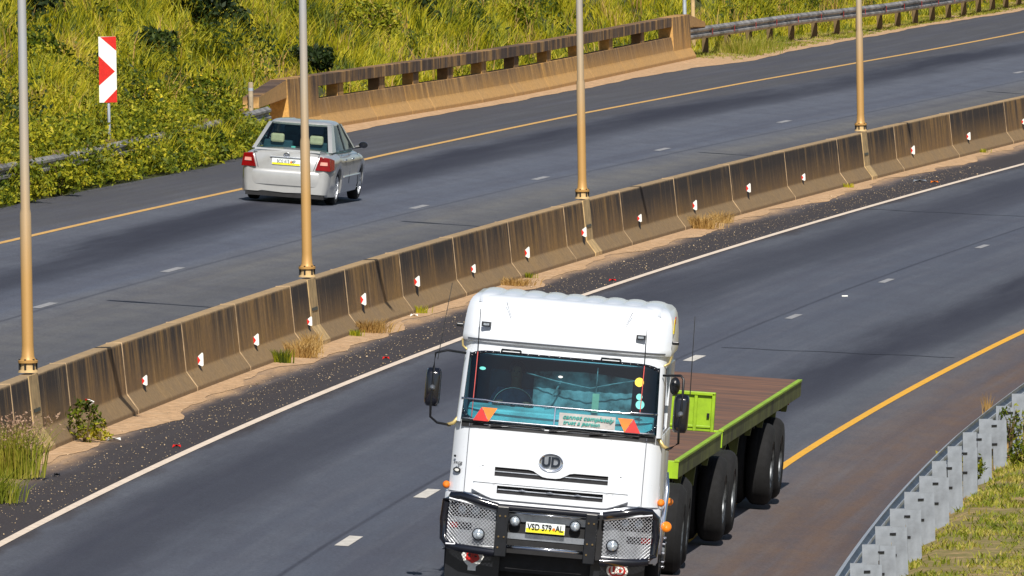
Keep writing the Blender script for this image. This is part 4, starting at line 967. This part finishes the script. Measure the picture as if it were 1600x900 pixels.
for s in (-1, 1): bt.tube([(s * .60, YB - .01, .455), (s * .95, YB + .005, .475)], .012, 6)
bt.build('chrome_rail', 'chrome', bbo, True)
for x in (-.52, .465):
    pl = MB().box(x - .065, x + .065, YB - .045, YB - .02, .40, .955).box(x - .065, x + .065, YB - .02, .03, .42, .90).build('upright', 'black', bbo, bevel=.008)
    for z in (.85, .62, .50):
        for dx in (-.03, .03):
            if (z, dx) in ((.5, .03),): continue
            MB().lathe([(.011, 0), (.011, -.012), (0, -.014)], (x + dx, YB - .045, z), 'y', 8).build('bolt', 'stem', pl)
# expanded metal headlamp guards
for s in (-1, 1):
    mb = MB(); x0, x1 = sorted((s * .60, s * 1.13)); z0, z1 = .49, .985; yy_ = YB + .01
    def top_at(x): return .90 + .09 * (abs(x) - .6) / .5
    st_ = .030
    for sg_ in (-1, 1):
        c = -1.5
        while c < 2.5:
            # line z = c + sg*1.15*x
            pts = []
            for k in range(61):
                x = x0 + (x1 - x0) * k / 60; z = c + sg_ * 1.0 * x
                if z0 <= z <= top_at(x): pts.append((x, z))
            if len(pts) > 2:
                (xa, za), (xb, zb_) = pts[0], pts[-1]; yA = yy_ + .09 * max(0, (abs(xa) - .95) / .2) ** 2; yB_ = yy_ + .09 * max(0, (abs(xb) - .95) / .2) ** 2
                mb.tube([(xa, yA, za), ((xa + xb) / 2, yy_ + .09 * max(0, (abs((xa + xb) / 2) - .95) / .2) ** 2, (za + zb_) / 2), (xb, yB_, zb_)], .0030, 4, False)
            c += st_ * 1.35
    mb.tube([(x0, yy_, z0), (x1, yy_ + .06, z0)], .010, 5).tube([(x0, yy_, top_at(x0)), (x1, yy_ + .0, top_at(x1))], .010, 5)
    mb.build('lamp_guard_mesh', 'alu', bbo)
# lower body, steps, fenders
MB().box(-1.0, 1.0, .15, .6, .22, .44).box(-.45, -.35, .2, 7.4, .62, .88).box(.35, .45, .2, 7.4, .62, .88).box(-.9, .9, .3, .42, .10, .42).build('chassis_frame', 'chassis', tr)
for s in (-1, 1):
    MB().box(min(s * .62, s * 1.18), max(s * .62, s * 1.18), 1.9, 2.0, .15, .80).build('mudguard', 'chassis', tr)
    ff = MB()
    pts = [(y, z) for y, z in ((.3, .42), (.3, .98), (2.1, .98), (2.1, .55), (1.98, .55)) ] + [(1.40 + .60 * math.cos(a), .50 + .60 * math.sin(a)) for a in np.linspace(.15, PI - .1, 12)]
    ff.prism([(s * 1.19, y, z) for y, z in pts], (-s * .03, 0, 0)); ff.build('wheel_arch', 'white', tr)
    if s > 0: MB().tube([(s * 1.23, .50, 1.45), (s * 1.245, .44, 1.25), (s * 1.235, .34, .95), (s * 1.22, .26, .55)], [.012, .028, .03, .02], 8).build('side_strip', 'chrome', tr, True)
    MB().lathe([(0, -.035), (.03, -.03), (.042, 0), (.042, .03)], (s * 1.195, .22, 1.12), 'y', 14).build('side_indicator', 'orange', tr, True)
MB().lathe([(0, -.02), (.055, -.015), (.06, 0), (.06, .02)], (1.275, .24, .86), 'y', 18).build('side_indicator', 'amber', tr, True)
MB().lathe([(0, -.03), (.035, -.02), (.045, 0), (.045, .03)], (1.26, .9, 1.10), 'y', 14).build('side_indicator', 'amber', tr, True)
# mud flaps with painted badges
for s, x in ((-1, -.83), (1, .78)):
    fl = MB().box(x - .30, x + .30, .10, .115, .02, .43).build('mud_flap', 'black', tr)
    if s < 0:
        q = [(-.125, .07), (-.105, .11), (-.06, .10), (-.06, .05), (.06, .05), (.06, .10), (.105, .10), (.125, .06), (.09, -.01), (.045, -.05), (.045, -.10), (-.045, -.10), (-.045, -.05), (-.09, -.01)]
        MB().prism([(x + a, .095, .30 + b) for a, b in q], (0, .004, 0)).build('badge', 'whiteplain', fl)
        MB().prism([(x + a, .090, .30 + b) for a, b in [(-.085, .05), (-.07, .02), (0, -.02), (.07, .02), (.085, .05)]], (0, .003, 0)).build('badge', 'red', fl)
    else:
        for r_, mt, yy2 in ((.12, 'whiteplain', .095), (.095, 'red', .090)):
            MB().prism([(x + r_ * math.cos(2 * PI * k / 24), yy2, .335 + r_ * .75 * math.sin(2 * PI * k / 24)) for k in range(24)], (0, .004, 0)).build('badge', mt, fl)
    text('badge_letters', 'UD', .11, 'red' if s < 0 else 'whiteplain', fl, Matrix.Translation((x, .085, .345 if s < 0 else .335)) @ FACE, .002, .0, .006, .9)
# mirrors
for s, x, z in ((-1, -1.43, 2.19), (1, 1.335, 2.13)):
    rr = []
    for d, k in ((.03, .90), (0, 1), (-.05, .9), (-.07, .7)):
        rr.append([(x + .088 * k * math.copysign(abs(math.cos(a)) ** .35, math.cos(a)), .16 + d, z + .215 * k * math.copysign(abs(math.sin(a)) ** .35, math.sin(a))) for a in [2 * PI * j / 24 for j in range(24)]])
    hs = MB().ring(rr).build('mirror', 'blackgloss', tr, True, auto=50)
    MB().tube([(s * 1.10, .25, z + .40), (s * 1.30, .16, z + .42), (x, .13, z + .38), (x + s * .005, .105, z + .2), (x, .085, z), (x - .005, .105, z - .2), (x + s * .0, .13, z - .33), (x - s * .08, .15, z - .39), (s * 1.20, .20, z - .41)], .014, 8).build('mirror_arm', 'black', hs, True)
    MB().tube([(s * 1.24, .20, z - .41), (s * 1.17, .2, z - .38), (s * 1.11, .18, z - .30)], .022, 8).build('arm_bracket', 'gold', hs, True)
    MB().lathe([(.022, 0), (.03, -.02), (.0, -.03)], (x, .09, z), 'y', 10).build('clamp', 'steel', hs, True)
mr2 = MB().ring([[(1.235 + .06 * k * math.cos(2 * PI * j / 16), .35 + d, 2.42 + .10 * k * math.sin(2 * PI * j / 16)) for j in range(16)] for d, k in ((.04, .8), (0, 1), (-.05, .6))]).build('wide_mirror', 'black', tr, True)
# aerials
for s, p0, p1, mt, r_ in ((0, (-1.40, .12, 2.5), (-1.31, .14, 3.36), 'black', .005), (0, (1.42, .12, 2.35), (1.40, .14, 3.22), 'black', .006), ):
    MB().tube([p0, p1], [r_, r_ * .6], 5).build('whip_aerial', mt, tr)
for x, z0, z1 in ((-.97, 1.9, 3.10), (.885, 2.08, 3.03)):
    MB().tube([onf(x, z0, .05), onf(x + .0, 2.62, .04)], .0055, 5).build('aerial_base', 'antred', tr); MB().tube([onf(x, 2.62, .04), (x + .0, .10, z1)], [.006, .004], 5).build('aerial', 'black', tr)

# driver seated behind the wheel, hands resting on it
def skin_body(name, joints, bones, mat, parent=None):
    me = bpy.data.meshes.new(name); me.from_pydata([j[:3] for j in joints], bones, []); o = bpy.data.objects.new(name, me); COL.objects.link(o)
    o.modifiers.new('skin', 'SKIN'); sv = me.skin_vertices[0].data if me.skin_vertices else None
    if sv is None:
        bm = bmesh.new(); bm.from_mesh(me); bm.verts.layers.skin.verify(); bm.to_mesh(me); bm.free(); sv = me.skin_vertices[0].data
    for i_, j in enumerate(joints): sv[i_].radius = (j[3], j[4] if len(j) > 4 else j[3]); sv[i_].use_root = (i_ == 0)
    q = o.modifiers.new('sub', 'SUBSURF'); q.levels = q.render_levels = 2; me.materials.append(MT[mat]); o.parent = parent
    for p in me.polygons: p.use_smooth = True
    return o
MT['skin'] = simple('brown_skin', (.22, .10, .055), .55); MT['shirt'] = simple('blue_shirt', (.10, .22, .34), .85, var=.2)
dx = -.55
drv = empty('person', (0, 0, 0)); drv.parent = None; drv.matrix_world = tr.matrix_basis.copy()
drv.location = Vector(tr.location); drv.rotation_euler = tr.rotation_euler
tag(drv, 'driver in a blue shirt holding the wheel behind the truck windscreen', 'person')
J = [(dx, .98, 1.70, .15, .11), (dx, .99, 1.92, .15, .11), (dx, .96, 2.12, .17, .10), (dx, .95, 2.20, .08, .07), (dx, .935, 2.27, .052), (dx, .92, 2.34, .070, .078), (dx, .91, 2.42, .074, .088), (dx, .92, 2.48, .055, .07),
     (dx - .17, .95, 2.15, .062), (dx - .24, .86, 1.98, .045), (dx - .20, .66, 2.00, .034), (dx - .18, .57, 2.05, .026), (dx - .17, .52, 2.07, .030, .018),
     (dx + .17, .95, 2.15, .062), (dx + .24, .86, 1.98, .045), (dx + .20, .66, 2.00, .034), (dx + .18, .57, 2.05, .026), (dx + .17, .52, 2.07, .030, .018)]
B_ = [(0, 1), (1, 2), (2, 3), (3, 4), (4, 5), (5, 6), (6, 7), (2, 8), (8, 9), (9, 10), (10, 11), (11, 12), (2, 13), (13, 14), (14, 15), (15, 16), (16, 17)]
for s in (-1, 1):
    w_i = 12 if s < 0 else 17
    for f, (ox, l1) in enumerate(((-.030, .045), (-.010, .052), (.010, .048), (.028, .038))):
        bx = dx + s * .17 + ox; n0 = len(J)
        J += [(bx, .495, 2.075, .0085), (bx, .470 - l1 * .1, 2.062, .0085), (bx, .480, 2.062 - l1 * .55, .0075)]; B_ += [(w_i, n0), (n0, n0 + 1), (n0 + 1, n0 + 2)]
    n0 = len(J); J += [(dx + s * .17 - s * .035, .51, 2.085, .010), (dx + s * .17 - s * .06, .49, 2.08, .008)]; B_ += [(w_i, n0), (n0, n0 + 1)]
skin_body('body', J, B_, 'skin', drv)
sh_ = skin_body('shirt', [(dx, .98, 1.70, .17, .125), (dx, .99, 1.92, .165, .125), (dx, .96, 2.12, .185, .115), (dx, .95, 2.20, .09, .08), (dx - .17, .95, 2.155, .078), (dx - .235, .88, 2.02, .066), (dx - .235, .80, 1.985, .056), (dx + .17, .95, 2.155, .078), (dx + .235, .88, 2.02, .066), (dx + .235, .80, 1.985, .056)],
          [(0, 1), (1, 2), (2, 3), (2, 4), (4, 5), (5, 6), (2, 7), (7, 8), (8, 9)], 'shirt', drv)
MB().lathe([(0, .105), (.045, .098), (.078, .06), (.088, .01), (.084, -.03)], (dx, .935, 2.42), 'z', 18).build('hair', 'black', drv, True)
for s in (-1, 1):
    MB().lathe([(0, -.008), (.008, -.005), (.011, .002)], (dx + s * .028, .832, 2.405), 'y', 10).build('eye', 'black', drv, True)
    MB().lathe([(0, -.01), (.012, 0), (.014, .01)], (dx + s * .076, .93, 2.395), 'x', 8).build('ear', 'skin', drv, True)
MB().prism([(dx - .011, .835, 2.368), (dx + .011, .835, 2.368), (dx, .808, 2.374), (dx, .832, 2.408)], (0, .01, 0)).build('nose', 'skin', drv)
MB().box(dx - .022, dx + .022, .836, .85, 2.340, 2.348).build('mouth', 'redlamp', drv)

# wheels
def wheel(parent, x, y, side, dual, R=.50):
    mb = MB(); prof = lambda o: [(.29, o), (.44, o - .005), (.485, o + .03), (R, o + .07), (R, o + .21), (.485, o + .25), (.44, o + .285), (.29, o + .28)]
    def add(o):
        n = 36; L = []
        for r, h in prof(o):
            L.append([(x - side * h, y + r * math.cos(2 * PI * k / n), R + r * math.sin(2 * PI * k / n)) for k in range(n)])
        mb.ring(L, True, False)
        for g in (.10, .14, .18):
            LL = [[(x - side * (o + g + e), y + (R + .003) * math.cos(2 * PI * k / n), R + (R + .003) * math.sin(2 * PI * k / n)) for k in range(n)] for e in (-.012, .012)]
            mb.ring(LL, True, False)
    add(0.0)
    if dual: add(.32)
    t = mb.build('wheel', 'rubber', parent, True, auto=40)
    rp = [(.30, .01), (.29, .0), (.27, .02), (.25, .16 if dual else .0), (.14, .17 if dual else -.02), (.13, .06 if dual else -.05), (.05, .05 if dual else -.06), (0, .05 if dual else -.06)]
    n = 30; L = [[(x - side * (h + .005), y + r * math.cos(2 * PI * k / n), R + r * math.sin(2 * PI * k / n)) for k in range(n)] for r, h in rp]
    r_ = MB().ring(L, True, False).build('rim', 'rimsteel', t, True, auto=30)
    nb = MB()
    for k in range(10):
        a = 2 * PI * k / 10; nb.lathe([(.014, 0), (.014, -side * -.03), (0, -side * -.03)], (x - side * ((.15 if dual else -.02)), y + .17 * math.cos(a), R + .17 * math.sin(a)), 'x', 6)
    nb.build('wheel_nut', 'chrome', r_)
    return t
for s in (-1, 1):
    wheel(tr, s * 1.19, 1.42, s, False)
    for y in (5.55, 6.90): wheel(tr, s * 1.26, y, s, True, .52)
    MB().lathe([(.28, 0), (.30, .02), (.30, 1.1), (.28, 1.12)], (s * .80, 2.6, .62), 'y', 20).build('fuel_tank', 'chassis', tr, True, auto=40)
    ax = 1
MB().tube([(-1.0, 5.55, .5), (1.0, 5.55, .5)], .09, 8).tube([(-1.0, 6.9, .5), (1.0, 6.9, .5)], .09, 8).box(-.95, .95, 1.38, 1.46, .42, .5).build('axle', 'chassis', tr)

# ================================================================== trailers
def trailer(name, X, Y, yaw, length, wheels, head, lab, grp='flatbed trailers of the truck', zt=1.29):
    t = empty(name, (X, Y, float(gz(X))), (0, .080, -yaw)); tag(t, lab, 'trailer', grp)
    MB().box(-1.19, 1.17, .06, length - .01, zt - .03, zt + .006).build('deck_floor', 'deck', t)
    for s in (-1, 1):
        a, b = sorted((s * 1.20, s * 1.14))
        e = MB().box(a, b, .003, length, zt - .20, zt - .002).build('side_rail', 'limedustshade', t, bevel=.006)
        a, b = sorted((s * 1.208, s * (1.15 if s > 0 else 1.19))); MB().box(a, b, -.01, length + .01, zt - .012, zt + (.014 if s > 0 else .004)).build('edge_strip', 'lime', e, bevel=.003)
        for k in range(int(length / .6)):
            y = .35 + k * .6; pass
        y = .9; k = 0
        while y < length - .3:
            h = .26 if k % 3 == 1 else .13
            MB().prism([(s * 1.18, y, zt - .18), (s * 1.16, y, zt - .18 - h), (s * 1.10, y, zt - .18 - h), (s * 1.00, y, zt - .18)], (0, .07, 0)).build('outrigger', 'limedustshade', t)
            y += 1.9; k += 1
    MB().box(-1.20, 1.20, -.003, .06, zt - .205, zt + .0).build('front_beam', 'lime', t, bevel=.005)
    MB().box(-1.14, 1.14, length - .06, length - .012, zt - .19, zt - .04).build('rear_beam', 'lime', t, bevel=.005)
    fr = MB()
    for x in (-.5, .38): fr.box(x, x + .12, .3, max(length - .4, wheels[-1] + .8), zt - .55, zt - .20)
    for k in range(int(length / 1.4)): fr.box(-1.1, 1.1, .5 + k * 1.4, .58 + k * 1.4, zt - .30, zt - .20)
    fr.build('chassis_frame', 'chassis', t)
    lg = MB()
    for s in (-1, 1):
        lg.box(s * .85 - .06, s * .85 + .06, 1.6 if length < 8 else 2.3, 1.72 if length < 8 else 2.42, .35, zt - .2)
    lg.build('landing_leg', 'chassis', t)
    for s in (-1, 1):
        for y in wheels: wheel(t, s * 1.28, y, s, True, .505)
    ax = MB()
    for y in wheels: ax.tube([(-1, y, .5), (1, y, .5)], .08, 8)
    ax.build('axle', 'chassis', t)
    if head:
        hb = MB().box(-1.07, 1.07, -.03, .0, zt - .02, zt + .42).box(-1.09, -1.05, -.07, .02, zt - .18, zt + .44).box(1.05, 1.09, -.07, .02, zt - .18, zt + .44)
        hb.box(.84, .88, -.06, -.03, zt - .02, zt + .42).box(-.88, -.84, -.06, -.03, zt - .02, zt + .42).box(-1.09, 1.09, -.07, .02, zt + .41, zt + .45).box(-1.05, 1.05, -.045, -.03, zt + .02, zt + .05)
        h = hb.build('headboard', 'lime', t, bevel=.006)
        MB().box(1.0, 1.03, -.065, -.031, zt + .15, zt + .20).build('latch', 'black', h)
        MB().box(-1.15, 1.15, .0, 1.2, .95, zt - .19).build('coupling_frame', 'chassis', t)
    for x in (-1.0, 1.0): MB().box(x - .06, x + .06, length, length + .03, zt - .32, zt - .22).build('tail_lamp', 'redlamp', t)
    return t
trailer('lead_trailer', .58, 179.0, .094, 6.1, (6.2, 7.55), False, 'short lime green flatbed trailer directly behind the truck cab')
trailer('rear_trailer', 1.19, 186.55, .096, 12.2, (7.1, 8.45), True, 'long rusty decked lime green flatbed trailer with a headboard, rearmost of the truck')

# ================================================================== silver saloon car
YAW = .150; rx, ry = -3.98, 285.3; c_, s_ = math.cos(YAW), math.sin(YAW)
OX, OY = rx - s_ * .95, ry - c_ * .95
car = empty('saloon_car', (OX, OY, float(gz(rx)) + .01), (0, .085, -YAW)); tag(car, 'silver four door saloon car seen from behind on the far carriageway', 'car')
RW, FW, WR = .95, 3.55, .305
def bw_(y): return float(np.interp(y, [0, .04, .12, .35, .9, 2.2, 3.6, 4.1, 4.35, 4.45, 4.5], [.70, .765, .80, .83, .848, .852, .84, .80, .72, .62, .45]))
def bt_(y): return float(np.interp(y, [0, .05, .12, .55, .7, 2.0, 3.25, 3.8, 4.3, 4.5], [.93, .955, .965, .985, .99, .96, .95, .84, .72, .60]))
def bb_(y):
    z = .20
    for c in (RW, FW):
        q = (WR + .055) ** 2 - (y - c) ** 2
        if q > 0: z = max(z, WR + math.sqrt(q))
    return z
ys = sorted(set([0, .02, .05, .09, .14, .2, .3, .42] + list(np.arange(.5, 4.3, .06)) + [4.35, 4.42, 4.47, 4.5])); L = []
for y in ys:
    w_, t_, b_ = bw_(y), bt_(y), bb_(y); half = [(0, t_ + .012)] + [(w_ * math.sin(a) ** .62, max(b_ + .03, .64) + (t_ - max(b_ + .03, .64)) * math.cos(a) ** .42) for a in (.22, .5, .8, 1.05, 1.25, 1.4, 1.5)] + [(w_, max(b_ + .015, .58)), (w_ * .985, max(b_, .36)), (w_ * .95, b_), (w_ * .70, b_ if b_ < .25 else b_), (w_ * .60, .22), (0, .2)]
    L.append([(x, y, z) for x, z in half] + [(-x, y, z) for x, z in half[-2:0:-1]])
body = MB().ring(L).build('body', 'silver', car, True, auto=42)
bm_ = MB(); L = []
for z, e in ((.16, -.06), (.20, -.02), (.33, .005), (.335, .02), (.42, .03), (.55, .035), (.595, .022), (.618, .0), (.622, -.03)):
    L.append([(x, -e + .10 * (abs(x) / .80) ** 5 + .25 * (abs(x) / .84) ** 14, z) for x in [.842 * math.sin(-PI / 2 + PI * k / 24) for k in range(25)]] + [(.845, .50, z), (-.845, .50, z)])
bpr = bm_.ring(L).build('rear_bumper', 'silver', car, True, auto=40)
MB().box(-.72, .72, .02, .5, .12, .2).build('underside', 'chassis', car)
MB().tube([(.42, -.02, .18), (.42, .3, .18)], .03, 8).build('exhaust', 'steel', car)
# tail lamps
for s in (-1, 1):
    pts = [(s * .79, .875), (s * .62, .895), (s * .545, .64), (s * .825, .635)]
    def yb(x, z): return .06 * max(0, (abs(x) - .60) / .22) ** 1.5 - .022
    ring0 = [(x, yb(x, z) - .028, z) for x, z in pts]
    tl = MB().prism(ring0, (0, .10, 0)); tl.prism([(s * .79, .08, .875), (s * .845, .27, .84), (s * .857, .25, .66), (s * .825, .08, .635)], (-s * .05, 0, 0))
    tl = tl.build('tail_lamp', 'redlamp', car, True, auto=30, bevel=.008)
    MB().prism([(x, yb(x, z) - .032, z) for x, z in ((s * .76, .80), (s * .64, .80), (s * .63, .74), (s * .765, .74))], (0, .01, 0)).build('lamp_insert', 'pinklamp', tl)
# boot details
mb = MB(); 
for s in (-1, 1): mb.tube([(s * .60, .0, .93), (s * .53, .0, .70), (s * .51, -.005, .635)], .006, 4)
mb.tube([(x, .10 - .02 * math.cos(x * 2), .972) for x in np.linspace(-.62, .62, 9)], .005, 4); mb.build('boot_gap', 'seam', body)
MB().ring([[(x, .07 - .035, .955), (x, .07 + .05, .99), (x, .07 - .03, .985)] for x in (-.60, -.3, 0, .3, .60)]).build('boot_lip', 'silver', body, True, auto=30)
pl = MB().ring([[(-.31, -.004, .84), (.31, -.004, .84), (.26, .012, .64), (-.26, .012, .64)], [(-.30, .04, .83), (.30, .04, .83), (.25, .04, .65), (-.25, .04, .65)]]).build('plate_recess', 'silver', body)
MB().box(-.30, .30, -.022, 0, .825, .85).build('boot_handle', 'steel', pl, bevel=.004)
cp = MB().box(-.26, .26, -.016, -.008, .70, .815).build('number_plate', 'platewhite', car); MB().box(-.255, .255, -.0185, -.0165, .703, .738).build('yellow_band', 'plateyel', cp)
text('plate_writing', 'BCG 613  MP', .085, 'seam', cp, Matrix.Translation((0, -.020, .762)) @ FACE, .001, 0, .001, .72)
MB().lathe([(.018, 0), (.018, -.004), (0, -.004)], (.09, -.018, .76), 'y', 12).build('plate_badge', 'amber', cp)
em2 = MB()
for rx_, rz_ in ((.055, .036), (.022, .034), (.045, .016)): em2.tube([(rx_ * math.cos(2 * PI * k / 20), -.012, .89 + (.010 if rz_ < .02 else 0) + rz_ * math.sin(2 * PI * k / 20)) for k in range(21)], .005, 5, False)
em2.build('badge', 'chrome', car)
MB().box(-.62, -.54, -.004, .004, .90, .915).build('small_badge', 'chrome', car)
# greenhouse: glass shell, then roof and pillars in body colour
def gh(z): 
    u = (z - .955) / (1.42 - .955); return (.52 + .72 * u, 3.30 - .78 * u, .735 - .165 * u)
def gpt(z, a): # corner a: 0 rear-left..; returns point
    y0, y1, w_ = gh(z); return {'rl': (-w_, y0 + .06, z), 'rr': (w_, y0 + .06, z), 'fl': (-w_, y1 - .1, z), 'fr': (w_, y1 - .1, z)}[a]
GL = []
for z in (.95, 1.1, 1.25, 1.42):
    y0, y1, w_ = gh(z)
    GL.append([(x, y0 + .10 * (abs(x) / w_) ** 3, z) for x in np.linspace(-w_ * .97, w_ * .97, 9)] + [(w_, y0 + .25, z), (w_, y1 - .3, z)] + [(x, y1 - .16 * (abs(x) / w_) ** 2, z) for x in np.linspace(w_ * .96, -w_ * .96, 9)] + [(-w_, y1 - .3, z), (-w_, y0 + .25, z)])
MB().ring(GL, True, False).build('glazing', 'glasstint', car, True, auto=40)
RL = []
for z, k in ((1.385, 1.02), (1.41, 1.02), (1.435, .985), (1.458, .90), (1.472, .74), (1.478, .45)):
    y0, y1, w_ = gh(1.42); ym = (y0 + y1) / 2; w_ *= k; h = (y1 - y0) / 2 * (1 if k > .9 else k) 
    RL.append([(w_ * math.copysign(abs(math.cos(a)) ** .45, math.cos(a)), ym + h * math.copysign(abs(math.sin(a)) ** .55, math.sin(a)), z - (.012 if math.sin(a) > .6 else 0)) for a in [2 * PI * j / 40 for j in range(40)]])
roof = MB().ring(RL).build('roof', 'silver', car, True, auto=50)
MB().tube([(0, 1.42, 1.47), (0, 1.36, 1.52)], .006, 5).build('aerial', 'black', roof)
def pillar(p0, p1, w0, w1, mat='silver', nm='pillar', t=.03):
    (x0, y0, z0), (x1, y1, z1) = p0, p1; s = 1 if x0 > 0 else -1
    return MB().ring([[(x0 + s * .006, y0 - w0, z0), (x0 + s * .012, y0 + w0, z0), (x0 - s * t, y0 + w0, z0), (x0 - s * t * 2.2, y0 - w0 - .02, z0)],
                      [(x1 + s * .006, y1 - w1, z1), (x1 + s * .012, y1 + w1, z1), (x1 - s * t, y1 + w1, z1), (x1 - s * t * 2.2, y1 - w1 - .02, z1)]]).build(nm, mat, car, True, auto=40)
for s in (-1, 1):
    a0, a1 = gh(.95), gh(1.41)
    pillar((s * a0[2], a0[0] + .26, .95), (s * a1[2], a1[0] + .16, 1.415), .19, .10)
    pillar((s * a0[2], a0[1] - .22, .95), (s * a1[2], a1[1] - .20, 1.415), .05, .04)
    zm = .95; pillar((s * (a0[2] + .002), 2.02, .95), (s * (a1[2] + .002), 1.98, 1.415), .035, .03, 'black', 'door_pillar', .01)
    MB().tube([(s * .80, 1.05, .975), (s * .80, 3.1, .965)], .010, 5).build('window_ledge', 'black', car)
    for yq in (1.95, 2.95): pass
    dg_ = MB()
    for yq in (1.28, 2.05, 3.08): dg_.tube([(s * (bw_(yq) * .945), yq, .90), (s * (bw_(yq) * .99), yq, .72), (s * (bw_(yq) * 1.003), yq, .58), (s * (bw_(yq) * .988), yq + .02, .36)], .005, 4)
    dg_.build('door_gap', 'seam', body)
    MB().tube([(s * .862, 1.35, .50), (s * .862, 3.1, .50)], .016, 6).build('side_moulding', 'silver', body)
    for yq in (1.45, 2.28): MB().tube([(s * .845, yq, .80), (s * .868, yq + .06, .805), (s * .845, yq + .14, .80)], .014, 6).build('door_handle', 'chrome', body, True)
    mh = MB().ring([[(s * .92 + .085 * k * math.cos(2 * PI * j / 16), 2.98 + d, 1.03 + .062 * k * math.sin(2 * PI * j / 16)) for j in range(16)] for d, k in ((-.02, .9), (0, 1), (.08, .75), (.11, .4))]).build('door_mirror', 'blackgloss', car, True, auto=50)
    MB().tube([(s * .78, 2.98, .98), (s * .88, 3.0, 1.0)], .03, 6).build('mirror_foot', 'black', mh)
    # wheels
    for y in (RW, FW):
        x = s * .80; n = 32
        t = MB().ring([[(x - s * h, y + r * math.cos(2 * PI * k / n), WR + r * math.sin(2 * PI * k / n)) for k in range(n)] for r, h in ((.19, .01), (.20, 0), (.27, -.004), (.298, .02), (WR, .04), (WR, .15), (.29, .18), (.19, .18))], True, False).build('wheel', 'rubber', car, True, auto=40)
        rm = MB().ring([[(x - s * h, y + r * math.cos(2 * PI * k / n), WR + r * math.sin(2 * PI * k / n)) for k in range(n)] for r, h in ((.205, .0), (.195, .0), (.185, .03), (.18, .09), (0, .09))], True, False)
        rm.build('brake_well', 'black', t, True, auto=30)
        sp = MB()
        sp.ring([[(x - s * h, y + r * math.cos(2 * PI * k / n), WR + r * math.sin(2 * PI * k / n)) for k in range(n)] for r, h in ((.207, -.004), (.19, -.002), (.188, .02))], True, False)
        for k in range(7):
            a = 2 * PI * k / 7; ca, sa = math.cos(a), math.sin(a)
            q = [(.03, -.030), (.03, .030), (.19, .022), (.19, -.022)]
            sp.prism([(x - s * .004, y + r * ca - t_ * sa, WR + r * sa + t_ * ca) for r, t_ in q], (-s * .02, 0, 0))
        sp.lathe([(.045, 0), (.045, -s * -.0), (0, s * .006)], (x, y, WR), 'x', 14)
        sp.build('alloy_rim', 'alu', t)
# cabin
MB().box(-.70, .70, .62, 3.1, .90, .952).build('parcel_shelf', 'tealdash', car)
for x in (-.36, .36):
    MB().box(x - .27, x + .27, 1.10, 1.24, .9, 1.10).build('rear_seat', 'inside', car, bevel=.03)
    MB().box(x - .125, x + .125, 1.02, 1.10, 1.06, 1.22).build('headrest', 'cream', car, bevel=.035)
    MB().box(x - .25, x + .25, 2.0, 2.12, .9, 1.2).build('front_seat', 'inside', car, bevel=.03)
    MB().box(x - .14 + .10, x + .14 + .10, 2.0, 2.08, 1.18, 1.34).build('front_headrest', 'inside', car, bevel=.03)
MB().box(-.05, .03, .72, .80, .955, 1.02).build('box_on_shelf', 'teal', car, bevel=.01)
